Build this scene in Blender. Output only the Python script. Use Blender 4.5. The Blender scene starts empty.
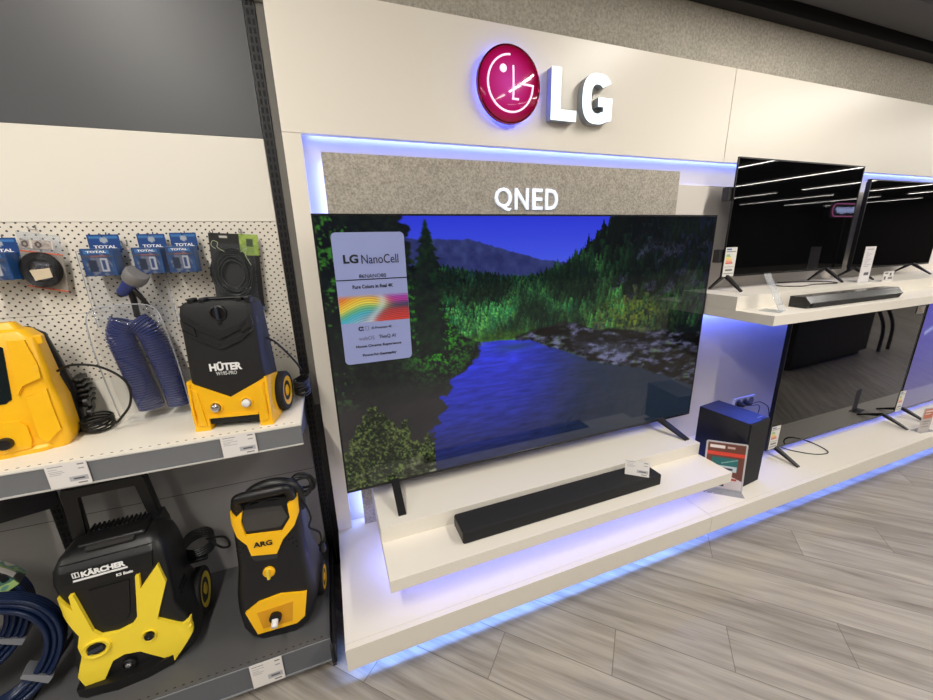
import bpy, bmesh, math, random
import numpy as np
from mathutils import Vector, Matrix
from mathutils.bvhtree import BVHTree
PI = math.pi
R = math.radians
rnd = random.Random(7)
SC = bpy.context.scene
COL = SC.collection
EXPO = 0.0

# ------------------------------------------------------------------ colour and materials
def lin(c):
    c = np.asarray(c, float) / 255.0
    return np.where(c <= 0.04045, c / 12.92, ((c + 0.055) / 1.055) ** 2.4)

def L4(c):
    l = lin(c)
    return (float(l[0]), float(l[1]), float(l[2]), 1.0)

MATS = {}
def mat(name, col, rough=0.5, metal=0.0, var=0.06, scale=30.0, bump=0.0, bscale=None, emit=None, estr=0.0, spec=0.5, coat=0.0, alpha=1.0, trans=0.0, sub=None):
    """principled material whose colour and relief are varied by noise nodes"""
    if name in MATS:
        return MATS[name]
    m = bpy.data.materials.new(name); m.use_nodes = True
    nt = m.node_tree; N = nt.nodes; K = nt.links
    b = N['Principled BSDF']
    tc = N.new('ShaderNodeTexCoord')
    nz = N.new('ShaderNodeTexNoise'); nz.inputs['Scale'].default_value = scale; nz.inputs['Detail'].default_value = 4
    K.new(tc.outputs['Object'], nz.inputs['Vector'])
    mx = N.new('ShaderNodeMix'); mx.data_type = 'RGBA'
    c = L4(col)
    mx.inputs['A'].default_value = tuple(min(1, x * (1 - var)) for x in c[:3]) + (1,)
    mx.inputs['B'].default_value = tuple(min(1, x * (1 + var)) for x in c[:3]) + (1,)
    K.new(nz.outputs['Fac'], mx.inputs['Factor'])
    K.new(mx.outputs['Result'], b.inputs['Base Color'])
    b.inputs['Roughness'].default_value = rough
    b.inputs['Metallic'].default_value = metal
    b.inputs['Specular IOR Level'].default_value = spec
    b.inputs['Coat Weight'].default_value = coat
    b.inputs['Coat Roughness'].default_value = 0.05
    b.inputs['Alpha'].default_value = alpha
    b.inputs['Transmission Weight'].default_value = trans
    if bump:
        nb = N.new('ShaderNodeTexNoise'); nb.inputs['Scale'].default_value = bscale or scale; nb.inputs['Detail'].default_value = 3
        K.new(tc.outputs['Object'], nb.inputs['Vector'])
        bp = N.new('ShaderNodeBump'); bp.inputs['Strength'].default_value = bump; bp.inputs['Distance'].default_value = 0.002
        K.new(nb.outputs['Fac'], bp.inputs['Height']); K.new(bp.outputs['Normal'], b.inputs['Normal'])
    if emit is not None:
        b.inputs['Emission Color'].default_value = L4(emit)
        b.inputs['Emission Strength'].default_value = estr
    MATS[name] = m
    return m

def clear_mat(name, tint=(235, 240, 245), gloss=0.12, haze=0.0):
    if name in MATS: return MATS[name]
    m = bpy.data.materials.new(name); m.use_nodes = True
    nt = m.node_tree; N = nt.nodes; K = nt.links
    N.remove(N['Principled BSDF'])
    tr = N.new('ShaderNodeBsdfTransparent'); tr.inputs['Color'].default_value = L4(tint)
    gl = N.new('ShaderNodeBsdfGlossy'); gl.inputs['Roughness'].default_value = 0.08
    tc = N.new('ShaderNodeTexCoord'); nz = N.new('ShaderNodeTexNoise'); nz.inputs['Scale'].default_value = 45
    K.new(tc.outputs['Object'], nz.inputs['Vector'])
    bp = N.new('ShaderNodeBump'); bp.inputs['Strength'].default_value = 0.25; bp.inputs['Distance'].default_value = 0.002
    K.new(nz.outputs['Fac'], bp.inputs['Height']); K.new(bp.outputs['Normal'], gl.inputs['Normal'])
    df = N.new('ShaderNodeBsdfDiffuse'); df.inputs['Color'].default_value = L4((225, 228, 235))
    m1 = N.new('ShaderNodeMixShader'); m1.inputs[0].default_value = gloss
    m2 = N.new('ShaderNodeMixShader'); m2.inputs[0].default_value = haze
    K.new(tr.outputs[0], m1.inputs[1]); K.new(gl.outputs[0], m1.inputs[2])
    K.new(m1.outputs[0], m2.inputs[1]); K.new(df.outputs[0], m2.inputs[2])
    K.new(m2.outputs[0], N['Material Output'].inputs['Surface'])
    MATS[name] = m
    return m

def attr_mat(name, rough=0.5, emission=None, coat=0.0, spec=0.5):
    """printed or displayed picture: colours come from the mesh's own colour attribute"""
    if name in MATS: return MATS[name]
    m = bpy.data.materials.new(name); m.use_nodes = True
    nt = m.node_tree; N = nt.nodes; K = nt.links
    b = N['Principled BSDF']
    a = N.new('ShaderNodeAttribute'); a.attribute_name = 'Col'
    if emission is None:
        K.new(a.outputs['Color'], b.inputs['Base Color'])
    else:
        b.inputs['Base Color'].default_value = (0.004, 0.004, 0.005, 1)
        K.new(a.outputs['Color'], b.inputs['Emission Color'])
        b.inputs['Emission Strength'].default_value = emission
    b.inputs['Roughness'].default_value = rough
    b.inputs['Specular IOR Level'].default_value = spec
    b.inputs['Coat Weight'].default_value = coat
    MATS[name] = m
    return m

# ------------------------------------------------------------------ object helpers
def tag(o, label=None, cat=None, group=None, kind=None):
    if label: o['label'] = label
    if cat: o['category'] = cat
    if group: o['group'] = group
    if kind: o['kind'] = kind
    return o

def thing(name, label, cat, loc=(0, 0, 0), rz=0.0, group=None, rot=None):
    o = bpy.data.objects.new(name, None); COL.objects.link(o)
    o.location = loc; o.rotation_euler = rot or (0, 0, R(rz)); o.empty_display_size = 0.05
    return tag(o, label, cat, group)

def obj(name, bm, m, parent=None, smooth=None, label=None):
    bmesh.ops.recalc_face_normals(bm, faces=bm.faces[:])
    me = bpy.data.meshes.new(name)
    if smooth is not None:
        a = R(smooth)
        for f in bm.faces: f.smooth = True
        for e in bm.edges:
            if len(e.link_faces) == 2 and e.calc_face_angle(0) > a: e.smooth = False
    bm.to_mesh(me); bm.free()
    me.materials.append(m)
    o = bpy.data.objects.new(name, me); COL.objects.link(o)
    if parent: o.parent = parent
    if label: o['label'] = label
    return o

def NB(): return bmesh.new()

def box(bm, a, b, bev=0.0, seg=2):
    x0, y0, z0 = a; x1, y1, z1 = b
    r = bmesh.ops.create_cube(bm, size=1.0)
    vs = r['verts']
    for v in vs:
        v.co = Vector(((x0 + x1) / 2 + v.co.x * (x1 - x0), (y0 + y1) / 2 + v.co.y * (y1 - y0), (z0 + z1) / 2 + v.co.z * (z1 - z0)))
    if bev > 0:
        es = list({e for v in vs for e in v.link_edges})
        bmesh.ops.bevel(bm, geom=es, offset=bev, segments=seg, affect='EDGES', profile=0.5)
    return bm

def bx(a, b, bev=0.0, seg=2): return box(NB(), a, b, bev, seg)

def prism(bm, pts, fn, d0, d1, bev=0.0):
    """polygon pts (2D) extruded from d0 to d1; fn(p,d) gives a 3D point"""
    n = len(pts)
    A = [bm.verts.new(fn(p, d0)) for p in pts]
    B = [bm.verts.new(fn(p, d1)) for p in pts]
    fs = [bm.faces.new(A), bm.faces.new(B[::-1])]
    for i in range(n):
        fs.append(bm.faces.new((A[i], B[i], B[(i + 1) % n], A[(i + 1) % n])))
    if bev:
        es = [e for e in fs[0].edges]
        bmesh.ops.bevel(bm, geom=es, offset=bev, segments=2, affect='EDGES')
    return bm
XZ = lambda p, d: (p[0], d, p[1])
YZ = lambda p, d: (d, p[0], p[1])
XY = lambda p, d: (p[0], p[1], d)

def smooth_path(pts, n=8):
    P = [Vector(p) for p in pts]; out = []
    for i in range(len(P) - 1):
        p0 = P[max(i - 1, 0)]; p1 = P[i]; p2 = P[i + 1]; p3 = P[min(i + 2, len(P) - 1)]
        for k in range(n):
            t = k / n
            out.append(0.5 * ((2 * p1) + (p2 - p0) * t + (2 * p0 - 5 * p1 + 4 * p2 - p3) * t * t + (3 * p1 - p0 - 3 * p2 + p3) * t ** 3))
    out.append(P[-1]); return out

def tube(bm, pts, r, seg=8, closed=False, sm=0):
    P = smooth_path(pts, sm) if sm else [Vector(p) for p in pts]
    n = len(P); rings = []; up = None
    if isinstance(r, (list, tuple)) and len(r) != n:
        r = list(np.interp(np.linspace(0, 1, n), np.linspace(0, 1, len(r)), r))
    for i in range(n):
        if closed: t = (P[(i + 1) % n] - P[i - 1])
        else: t = P[min(i + 1, n - 1)] - P[max(i - 1, 0)]
        if t.length < 1e-9: t = Vector((0, 0, 1))
        t.normalize()
        if up is None:
            up = Vector((0, 0, 1)) if abs(t.z) < 0.9 else Vector((0, 1, 0))
        a = up - t * up.dot(t)
        if a.length < 1e-6: a = t.orthogonal()
        a.normalize(); up = a; b = t.cross(a)
        rr = r[i] if isinstance(r, (list, tuple)) else r
        rings.append([bm.verts.new(P[i] + (a * math.cos(2 * PI * k / seg) + b * math.sin(2 * PI * k / seg)) * rr) for k in range(seg)])
    m = n if closed else n - 1
    for i in range(m):
        A = rings[i]; B = rings[(i + 1) % n]
        for k in range(seg):
            bm.faces.new((A[k], A[(k + 1) % seg], B[(k + 1) % seg], B[k]))
    if not closed:
        bm.faces.new(rings[0][::-1]); bm.faces.new(rings[-1])
    return bm

def lathe(bm, prof, origin=(0, 0, 0), axis='Y', seg=32):
    """prof: list of (radius, distance along axis); the axis points along +axis"""
    o = Vector(origin); rings = []
    def P(r, d, a):
        c, s = math.cos(a) * r, math.sin(a) * r
        if axis == 'Y': return o + Vector((c, d, s))
        if axis == 'X': return o + Vector((d, c, s))
        return o + Vector((c, s, d))
    for r, d in prof:
        if r < 1e-6: rings.append([bm.verts.new(P(0, d, 0))])
        else: rings.append([bm.verts.new(P(r, d, 2 * PI * k / seg)) for k in range(seg)])
    for A, B in zip(rings[:-1], rings[1:]):
        for k in range(seg):
            if len(A) == 1 and len(B) == 1: continue
            if len(A) == 1: bm.faces.new((A[0], B[k], B[(k + 1) % seg]))
            elif len(B) == 1: bm.faces.new((A[k], A[(k + 1) % seg], B[0]))
            else: bm.faces.new((A[k], A[(k + 1) % seg], B[(k + 1) % seg], B[k]))
    return bm

def rrect(x0, x1, y0, y1, r, n=4):
    pts = []
    for cx, cy, a0 in ((x1 - r, y1 - r, 0), (x0 + r, y1 - r, 90), (x0 + r, y0 + r, 180), (x1 - r, y0 + r, 270)):
        for k in range(n + 1):
            a = R(a0 + 90 * k / n); pts.append((cx + r * math.cos(a), cy + r * math.sin(a)))
    return pts

def loft(bm, secs, n=4):
    """secs: (z, x0, x1, y0, y1, r) rounded-rectangle sections from bottom to top"""
    rings = []
    for z, x0, x1, y0, y1, r in secs:
        rings.append([bm.verts.new((p[0], p[1], z)) for p in rrect(x0, x1, y0, y1, r, n)])
    for A, B in zip(rings[:-1], rings[1:]):
        m = len(A)
        for k in range(m): bm.faces.new((A[k], A[(k + 1) % m], B[(k + 1) % m], B[k]))
    bm.faces.new(rings[0][::-1]); bm.faces.new(rings[-1])
    return bm

def plate(poly, body, off, back=0.004, fallback=0.0, fine=0.012, lean=0.0):
    """a panel whose outline is poly (x,z), lying on the front of body and standing off by off metres"""
    tmp = NB()
    vs = [tmp.verts.new((p[0], 0, p[1])) for p in poly]
    es = [tmp.edges.new((vs[i], vs[(i + 1) % len(vs)])) for i in range(len(vs))]
    bmesh.ops.triangle_fill(tmp, use_beauty=True, use_dissolve=False, edges=es)
    for _ in range(4):
        le = [e for e in tmp.edges if e.calc_length() > fine]
        if not le: break
        bmesh.ops.subdivide_edges(tmp, edges=le, cuts=1, use_grid_fill=False)
        bmesh.ops.triangulate(tmp, faces=[f for f in tmp.faces if len(f.verts) > 3])
    bvh = BVHTree.FromBMesh(body)
    def hit(x, z):
        for dx in (0, 0.004, -0.004, 0.01, -0.01, 0.02, -0.02):
            h = bvh.ray_cast(Vector((x + dx, -2, z)), Vector((0, 1, 0)))
            if h[0] is not None: return h[0].y
        return fallback + z * lean
    g = bmesh.ops.duplicate(tmp, geom=tmp.faces[:] + tmp.edges[:] + tmp.verts[:])
    mp = g['vert_map']
    orig = [v for v in tmp.verts if v in mp][: len(tmp.verts) // 2]
    dup = {v: mp[v] for v in orig}
    bnd = [e for e in tmp.edges if len(e.link_faces) == 1 and e.verts[0] in dup and e.verts[1] in dup]
    for v in orig:
        y = hit(v.co.x, v.co.z)
        v.co.y = y - off; dup[v].co.y = y + back
    for e in bnd:
        a, b = e.verts
        try: tmp.faces.new((a, b, dup[b], dup[a]))
        except ValueError: pass
    return tmp

# ------------------------------------------------------------------ lettering
def text_mesh(s, w=None, h=None, depth=0.001, bold=0.0, space=1.0, shear=0.0):
    cu = bpy.data.curves.new('txt', 'FONT'); cu.body = s; cu.size = 1.0; cu.extrude = 0.05; cu.offset = bold
    cu.space_character = space; cu.shear = shear; cu.resolution_u = 3
    o = bpy.data.objects.new('txt', cu); COL.objects.link(o)
    dg = bpy.context.evaluated_depsgraph_get(); dg.update()
    me = bpy.data.meshes.new_from_object(o.evaluated_get(dg))
    bpy.data.objects.remove(o); bpy.data.curves.remove(cu)
    n = len(me.vertices); a = np.zeros(n * 3); me.vertices.foreach_get('co', a); a = a.reshape(-1, 3)
    lo, hi = a.min(0), a.max(0); d = hi - lo
    sx = (w / d[0]) if w else None; sy = (h / d[1]) if h else None
    sx = sx or sy; sy = sy or sx
    q = np.empty_like(a)
    q[:, 0] = (a[:, 0] - (lo[0] + hi[0]) / 2) * sx
    q[:, 2] = (a[:, 1] - (lo[1] + hi[1]) / 2) * sy
    q[:, 1] = -((a[:, 2] + 0.05) / 0.1) * depth
    me.vertices.foreach_set('co', q.ravel()); me.update()
    return me

def text(name, s, m, parent, loc, w=None, h=None, depth=0.001, rot=(0, 0, 0), bold=0.0, space=1.0, shear=0.0, label=None):
    """flat lettering standing in the XZ plane and read from -Y, centred at loc"""
    me = text_mesh(s, w, h, depth, bold, space, shear); me.materials.clear(); me.materials.append(m)
    o = bpy.data.objects.new(name, me); COL.objects.link(o); o.location = loc; o.rotation_euler = rot
    if parent: o.parent = parent
    if label: o['label'] = label
    return o

# ------------------------------------------------------------------ printed / displayed pictures
def picture(name, w, h, nx, ny, fn, m, parent=None, loc=(0, 0, 0), rot=(0, 0, 0)):
    """grid in the XZ plane, x 0..w, z 0..-h, coloured point by point; fn(u,v) with v down"""
    us = np.linspace(0, 1, nx + 1); vs = np.linspace(0, 1, ny + 1)
    U, V = np.meshgrid(us, vs)
    rgb = lin(fn(U, V)).reshape(-1, 3)
    co = np.stack([U.ravel() * w, np.zeros(U.size), -V.ravel() * h], 1)
    i = np.arange(nx)[None, :] + (np.arange(ny) * (nx + 1))[:, None]
    i = i.ravel(); F = np.stack([i, i + nx + 1, i + nx + 2, i + 1], 1)
    me = bpy.data.meshes.new(name)
    me.vertices.add(len(co)); me.vertices.foreach_set('co', co.ravel())
    me.loops.add(F.size); me.loops.foreach_set('vertex_index', F.ravel().astype(np.int32))
    me.polygons.add(len(F)); me.polygons.foreach_set('loop_start', (np.arange(len(F)) * 4).astype(np.int32))
    me.polygons.foreach_set('loop_total', np.full(len(F), 4, np.int32))
    me.update(calc_edges=True)
    ca = me.color_attributes.new('Col', 'FLOAT_COLOR', 'POINT')
    ca.data.foreach_set('color', np.concatenate([rgb, np.ones((len(rgb), 1))], 1).ravel())
    me.materials.append(m)
    o = bpy.data.objects.new(name, me); COL.objects.link(o); o.location = loc; o.rotation_euler = rot
    if parent: o.parent = parent
    return o

def fill(U, c): return np.ones(U.shape + (3,)) * np.asarray(c, float)
def rects(base, items):
    def f(U, V):
        a = fill(U, base)
        for u0, v0, u1, v1, c in items:
            k = (U >= u0) & (U <= u1) & (V >= v0) & (V <= v1); a[k] = c
        return a
    return f

def vnoise(x, y, seed=0):
    xi = np.floor(x).astype(np.int64); yi = np.floor(y).astype(np.int64); xf = x - xi; yf = y - yi
    def h(a, b):
        n = (a * 374761393 + b * 668265263 + seed * 1442695041) & 0xffffffff
        n = ((n ^ (n >> 13)) * 1274126177) & 0xffffffff
        return ((n ^ (n >> 16)) & 0xffff) / 65535.0
    u = xf * xf * (3 - 2 * xf); v = yf * yf * (3 - 2 * yf)
    return (h(xi, yi) * (1 - u) + h(xi + 1, yi) * u) * (1 - v) + (h(xi, yi + 1) * (1 - u) + h(xi + 1, yi + 1) * u) * v
def fbm(x, y, o=4, seed=0):
    s = 0; a = 0.5; t = 0
    for k in range(o):
        s = s + a * vnoise(x * 2 ** k, y * 2 ** k, seed + k); t += a; a *= 0.5
    return s / t

# ------------------------------------------------------------------ common materials
WHITE = mat('satin_white_laminate', (226, 220, 209), 0.38, var=0.015, scale=3)
WHITE2 = mat('white_wood_laminate', (232, 226, 215), 0.4, var=0.02, scale=4)
HEADW = mat('warm_white_fascia', (244, 237, 224), 0.33, var=0.012, scale=2)
PANELW = mat('white_wall_panel', (226, 220, 212), 0.5, var=0.015, scale=2)
GREYSTEEL = mat('grey_powder_steel', (112, 114, 118), 0.42, metal=0.0, var=0.03, scale=15)
DARKSTEEL = mat('charcoal_powder_steel', (58, 60, 63), 0.45, var=0.04, scale=15)
BLACKSTEEL = mat('black_powder_steel', (24, 24, 27), 0.4, var=0.05, scale=20)
SLOT = mat('dark_slot', (5, 5, 6), 0.9)
EDGE = mat('pale_steel_edge', (190, 188, 184), 0.35, var=0.03)
CREAM = mat('cream_powder_steel', (233, 228, 216), 0.42, var=0.015, scale=4)
BLACKP = mat('black_plastic', (12, 12, 14), 0.42, var=0.15, scale=60, bump=0.08, bscale=400)
BLACKS = mat('black_soft_plastic', (19, 19, 21), 0.55, var=0.12, scale=60, bump=0.12, bscale=500)
GREYP = mat('dark_grey_plastic', (44, 43, 43), 0.5, var=0.08)
YEL = mat('yellow_plastic', (246, 187, 20), 0.36, var=0.04, scale=20)
YELK = mat('lemon_yellow_plastic', (240, 212, 54), 0.38, var=0.03, scale=20)
RUB = mat('black_rubber', (16, 16, 17), 0.75, var=0.15, scale=80)
SILV = mat('silver_metal', (200, 200, 205), 0.25, metal=0.9)
WHITEP = mat('white_plastic', (225, 225, 225), 0.4)
WTXT = mat('white_print', (235, 235, 235), 0.5)
KTXT = mat('black_print', (16, 18, 26), 0.5)
CARD = attr_mat('printed_card', 0.45)
CABLE = mat('black_cable', (12, 12, 13), 0.5)
TVB = mat('black_bezel', (10, 10, 12), 0.3)
TVG = mat('black_screen_glass', (5, 5, 7), 0.02, var=0.3, scale=2, spec=0.5)
CLEAR = clear_mat('clear_plastic', tint=(252, 253, 255), gloss=0.05, haze=0.02)
CLEAR2 = clear_mat('clear_acrylic', tint=(248, 250, 252), gloss=0.10, haze=0.18)

# =================================================================== SETTING
def floor_material():
    m = bpy.data.materials.new('grey_oak_plank_tiles'); m.use_nodes = True
    nt = m.node_tree; N = nt.nodes; K = nt.links; b = N['Principled BSDF']
    def val(x):
        n = N.new('ShaderNodeValue'); n.outputs[0].default_value = x; return n.outputs[0]
    def mt(op, a, c=None, d=None):
        n = N.new('ShaderNodeMath'); n.operation = op
        for i, x in enumerate((a, c, d)):
            if x is None: continue
            if isinstance(x, (int, float)): n.inputs[i].default_value = x
            else: K.new(x, n.inputs[i])
        return n.outputs[0]
    tc = N.new('ShaderNodeTexCoord'); mp = N.new('ShaderNodeMapping')
    K.new(tc.outputs['Object'], mp.inputs['Vector'])
    mp.inputs['Rotation'].default_value = (0, 0, R(45))
    sp = N.new('ShaderNodeSeparateXYZ'); K.new(mp.outputs['Vector'], sp.inputs[0])
    u = sp.outputs['X']; v = sp.outputs['Y']
    W = 0.187; LN = 1.215
    vr = mt('DIVIDE', mt('SUBTRACT', v, 0.0345), W)
    row = mt('FLOOR', vr); vf = mt('FRACT', vr)
    r3 = mt('MODULO', mt('ADD', row, 300.0), 3.0)
    uo = mt('DIVIDE', mt('SUBTRACT', mt('SUBTRACT', u, 1.677), mt('MULTIPLY', r3, 0.405)), LN)
    cell = mt('FLOOR', uo); uf = mt('FRACT', uo)
    ev = mt('MINIMUM', vf, mt('SUBTRACT', 1.0, vf)); eu = mt('MINIMUM', uf, mt('SUBTRACT', 1.0, uf))
    d = mt('MINIMUM', mt('MULTIPLY', ev, W), mt('MULTIPLY', eu, LN))
    gap = mt('SMOOTH_MIN', mt('DIVIDE', d, 0.0022), 1.0, 0.2)
    cb = N.new('ShaderNodeCombineXYZ'); K.new(cell, cb.inputs[0]); K.new(row, cb.inputs[1])
    wn = N.new('ShaderNodeTexWhiteNoise'); wn.noise_dimensions = '2D'; K.new(cb.outputs[0], wn.inputs['Vector'])
    gv = N.new('ShaderNodeCombineXYZ')
    K.new(mt('ADD', mt('MULTIPLY', u, 1.6), mt('MULTIPLY', wn.outputs['Value'], 40)), gv.inputs[0])
    K.new(mt('MULTIPLY', v, 17.0), gv.inputs[1]); K.new(wn.outputs['Value'], gv.inputs[2])
    n1 = N.new('ShaderNodeTexNoise'); n1.inputs['Scale'].default_value = 1.5; n1.inputs['Detail'].default_value = 6; n1.inputs['Distortion'].default_value = 0.6
    K.new(gv.outputs[0], n1.inputs['Vector'])
    gv2 = N.new('ShaderNodeCombineXYZ')
    K.new(mt('MULTIPLY', u, 4.0), gv2.inputs[0]); K.new(mt('MULTIPLY', v, 110.0), gv2.inputs[1])
    n2 = N.new('ShaderNodeTexNoise'); n2.inputs['Scale'].default_value = 1.6; n2.inputs['Detail'].default_value = 4
    K.new(gv2.outputs[0], n2.inputs['Vector'])
    g = mt('ADD', mt('MULTIPLY', n1.outputs['Fac'], 0.72), mt('MULTIPLY', n2.outputs['Fac'], 0.28))
    g = mt('ADD', g, mt('MULTIPLY', mt('SUBTRACT', wn.outputs['Value'], 0.5), 0.12))
    cr = N.new('ShaderNodeValToRGB'); K.new(g, cr.inputs['Fac'])
    e = cr.color_ramp.elements
    e[0].position = 0.28; e[0].color = L4((118, 111, 103)); e[1].position = 0.70; e[1].color = L4((176, 168, 157))
    x = cr.color_ramp.elements.new(0.44); x.color = L4((146, 139, 130))
    x = cr.color_ramp.elements.new(0.55); x.color = L4((160, 153, 144))
    mx = N.new('ShaderNodeMix'); mx.data_type = 'RGBA'; mx.inputs['A'].default_value = L4((92, 86, 80))
    K.new(gap, mx.inputs['Factor']); K.new(cr.outputs['Color'], mx.inputs['B'])
    K.new(mx.outputs['Result'], b.inputs['Base Color'])
    b.inputs['Roughness'].default_value = 0.36; b.inputs['Specular IOR Level'].default_value = 0.4
    bp = N.new('ShaderNodeBump'); bp.inputs['Strength'].default_value = 0.35; bp.inputs['Distance'].default_value = 0.002
    K.new(mt('ADD', gap, mt('MULTIPLY', n2.outputs['Fac'], 0.25)), bp.inputs['Height']); K.new(bp.outputs['Normal'], b.inputs['Normal'])
    return m

def felt_material(name, c0, c1, scale):
    m = bpy.data.materials.new(name); m.use_nodes = True
    nt = m.node_tree; N = nt.nodes; K = nt.links; b = N['Principled BSDF']
    tc = N.new('ShaderNodeTexCoord')
    nz = N.new('ShaderNodeTexNoise'); nz.inputs['Scale'].default_value = scale; nz.inputs['Detail'].default_value = 5; nz.inputs['Roughness'].default_value = 0.7
    n2 = N.new('ShaderNodeTexNoise'); n2.inputs['Scale'].default_value = scale / 7; n2.inputs['Detail'].default_value = 3
    K.new(tc.outputs['Object'], nz.inputs['Vector']); K.new(tc.outputs['Object'], n2.inputs['Vector'])
    ad = N.new('ShaderNodeMath'); ad.operation = 'MULTIPLY_ADD'; K.new(nz.outputs['Fac'], ad.inputs[0]); ad.inputs[1].default_value = 0.86
    ml = N.new('ShaderNodeMath'); ml.operation = 'MULTIPLY'; K.new(n2.outputs['Fac'], ml.inputs[0]); ml.inputs[1].default_value = 0.14
    K.new(ml.outputs[0], ad.inputs[2])
    cr = N.new('ShaderNodeValToRGB'); K.new(ad.outputs[0], cr.inputs['Fac'])
    cr.color_ramp.elements[0].position = 0.36; cr.color_ramp.elements[0].color = L4(c0)
    cr.color_ramp.elements[1].position = 0.64; cr.color_ramp.elements[1].color = L4(c1)
    K.new(cr.outputs['Color'], b.inputs['Base Color']); b.inputs['Roughness'].default_value = 0.9
    bp = N.new('ShaderNodeBump'); bp.inputs['Strength'].default_value = 0.5; bp.inputs['Distance'].default_value = 0.003
    K.new(nz.outputs['Fac'], bp.inputs['Height']); K.new(bp.outputs['Normal'], b.inputs['Normal'])
    return m

def peg_material():
    m = bpy.data.materials.new('perforated_cream_steel'); m.use_nodes = True
    nt = m.node_tree; N = nt.nodes; K = nt.links; b = N['Principled BSDF']
    tc = N.new('ShaderNodeTexCoord'); sp = N.new('ShaderNodeSeparateXYZ'); K.new(tc.outputs['Object'], sp.inputs[0])
    def mt(op, a, c=None):
        n = N.new('ShaderNodeMath'); n.operation = op
        for i, x in enumerate((a, c)):
            if x is None: continue
            if isinstance(x, (int, float)): n.inputs[i].default_value = x
            else: K.new(x, n.inputs[i])
        return n.outputs[0]
    PH, PV = 0.0265, 0.0245
    def lattice(ox, oz):
        a = mt('SUBTRACT', mt('FRACT', mt('ADD', mt('DIVIDE', sp.outputs['X'], PH), 100 + ox)), 0.5)
        c = mt('SUBTRACT', mt('FRACT', mt('ADD', mt('DIVIDE', sp.outputs['Z'], PV), 100 + oz)), 0.5)
        a = mt('MULTIPLY', a, PH); c = mt('MULTIPLY', c, PV)
        return mt('SQRT', mt('ADD', mt('MULTIPLY', a, a), mt('MULTIPLY', c, c)))
    d = mt('MINIMUM', lattice(0, 0), lattice(0.5, 0.5))
    hole = mt('LESS_THAN', d, 0.0031)
    mx = N.new('ShaderNodeMix'); mx.data_type = 'RGBA'; mx.inputs['A'].default_value = L4((228, 221, 208)); mx.inputs['B'].default_value = L4((46, 42, 38))
    K.new(hole, mx.inputs['Factor']); K.new(mx.outputs['Result'], b.inputs['Base Color'])
    b.inputs['Roughness'].default_value = 0.45
    bp = N.new('ShaderNodeBump'); bp.inputs['Strength'].default_value = 0.6; bp.inputs['Distance'].default_value = 0.003; bp.invert = True
    K.new(hole, bp.inputs['Height']); K.new(bp.outputs['Normal'], b.inputs['Normal'])
    return m

def struct(name, bm, m):
    return tag(obj(name, bm, m), kind='structure')

XR, YB, XLF, ZC = 27.0, -13.0, -6.0, 3.35
struct('floor', bx((XLF, YB, -0.05), (XR, 0.1, 0.0)), floor_material())
DARKC = mat('matt_black_ceiling', (13, 13, 17), 0.85, var=0.2, scale=3)
struct('ceiling', bx((XLF, YB, ZC), (XR, 0.1, ZC + 0.1)), DARKC)
FELTW = felt_material('beige_grey_render', (152, 146, 134), (196, 190, 177), 70)
struct('wall_back', bx((XLF, -0.095, 0.0), (XR, 0.1, 2.59)), mat('white_painted_wall', (216, 212, 208), 0.6, var=0.02, scale=2))
FARW = mat('dark_shop_wall', (66, 63, 62), 0.7, var=0.1, scale=1)
struct('wall_front', bx((XLF, YB - 0.1, 0), (XR, YB, ZC)), FARW)
struct('wall_left', bx((XLF - 0.1, YB, 0), (XLF, 0.1, ZC)), FARW)
struct('wall_right', bx((XR, YB, 0), (XR + 0.1, 0.1, ZC)), FARW)
struct('wall_upper', bx((XLF, -0.115, 2.30), (XR, -0.09, 2.59)), FELTW)
struct('beam', bx((XLF, -0.19, 2.59), (XR, 0.1, ZC)), mat('black_bulkhead', (11, 11, 16), 0.7, var=0.1))

# header fascia over the display, two panels with a joint, and the side pillar
struct('trim_1', bx((-0.0863, -0.15, 1.903), (2.0905, -0.118, 2.341), 0.001), HEADW)
struct('trim_2', bx((2.0945, -0.15, 1.903), (9.0, -0.118, 2.341), 0.001), HEADW)
struct('trim_3', bx((-0.0863, -0.15, 0.2218), (-0.024, -0.0955, 1.9015), 0.001), HEADW)
struct('trim_4', bx((-0.0863, -0.1175, 2.3), (9.0, -0.1155, 2.341)), HEADW)
# white lower wall panel of the right-hand bay
struct('wall_panel', bx((1.80, -0.128, 0.2218), (9.0, -0.0955, 1.786), 0.001), PANELW)
# felt backing panel behind the large television
felt = obj('felt_backing_panel', bx((0.036, -0.15, 0.2218), (1.79, -0.13, 1.845), 0.001), felt_material('grey_beige_felt', (146, 139, 128), (206, 199, 186), 130))
tag(felt, 'tall beige grey felt panel behind the large landscape television', 'wall panel')

# =================================================================== DISPLAY PLATFORM
ZP, YP = 0.2218, -0.7384
def platform(x0, x1, label):
    t = thing('display_platform', label, 'platform', (x0, -0.1, 0), group=None)
    w = x1 - x0
    obj('top_board', bx((0, YP + 0.1 + 0.0225, ZP - 0.03), (w, 0.004, ZP), 0.0008), WHITE, t)
    obj('front_board', bx((0, YP + 0.1, 0.129), (w, YP + 0.1 + 0.022, ZP), 0.0008), WHITE, t)
    obj('end_board', bx((0, YP + 0.1 + 0.0785, 0.129), (0.012, 0.004, ZP - 0.0305)), WHITE, t)
    b = bx((0.03, YP + 0.1 + 0.16, 0), (w - 0.001, YP + 0.1 + 0.18, ZP - 0.03))
    obj('plinth', b, mat('grey_plinth_board', (120, 118, 115), 0.6), t)
    obj('baffle', bx((0.0, YP + 0.1 + 0.0222, 0.129), (w, YP + 0.1 + 0.078, 0.1915)), WHITE, t)
    return t
XSP = 1.5953
platform(-0.0863, XSP - 0.001, 'long white low platform under the shelf of the large landscape television')
platform(XSP + 0.001, 9.0, 'white low platform carrying the black subwoofer and lower televisions')

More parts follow.
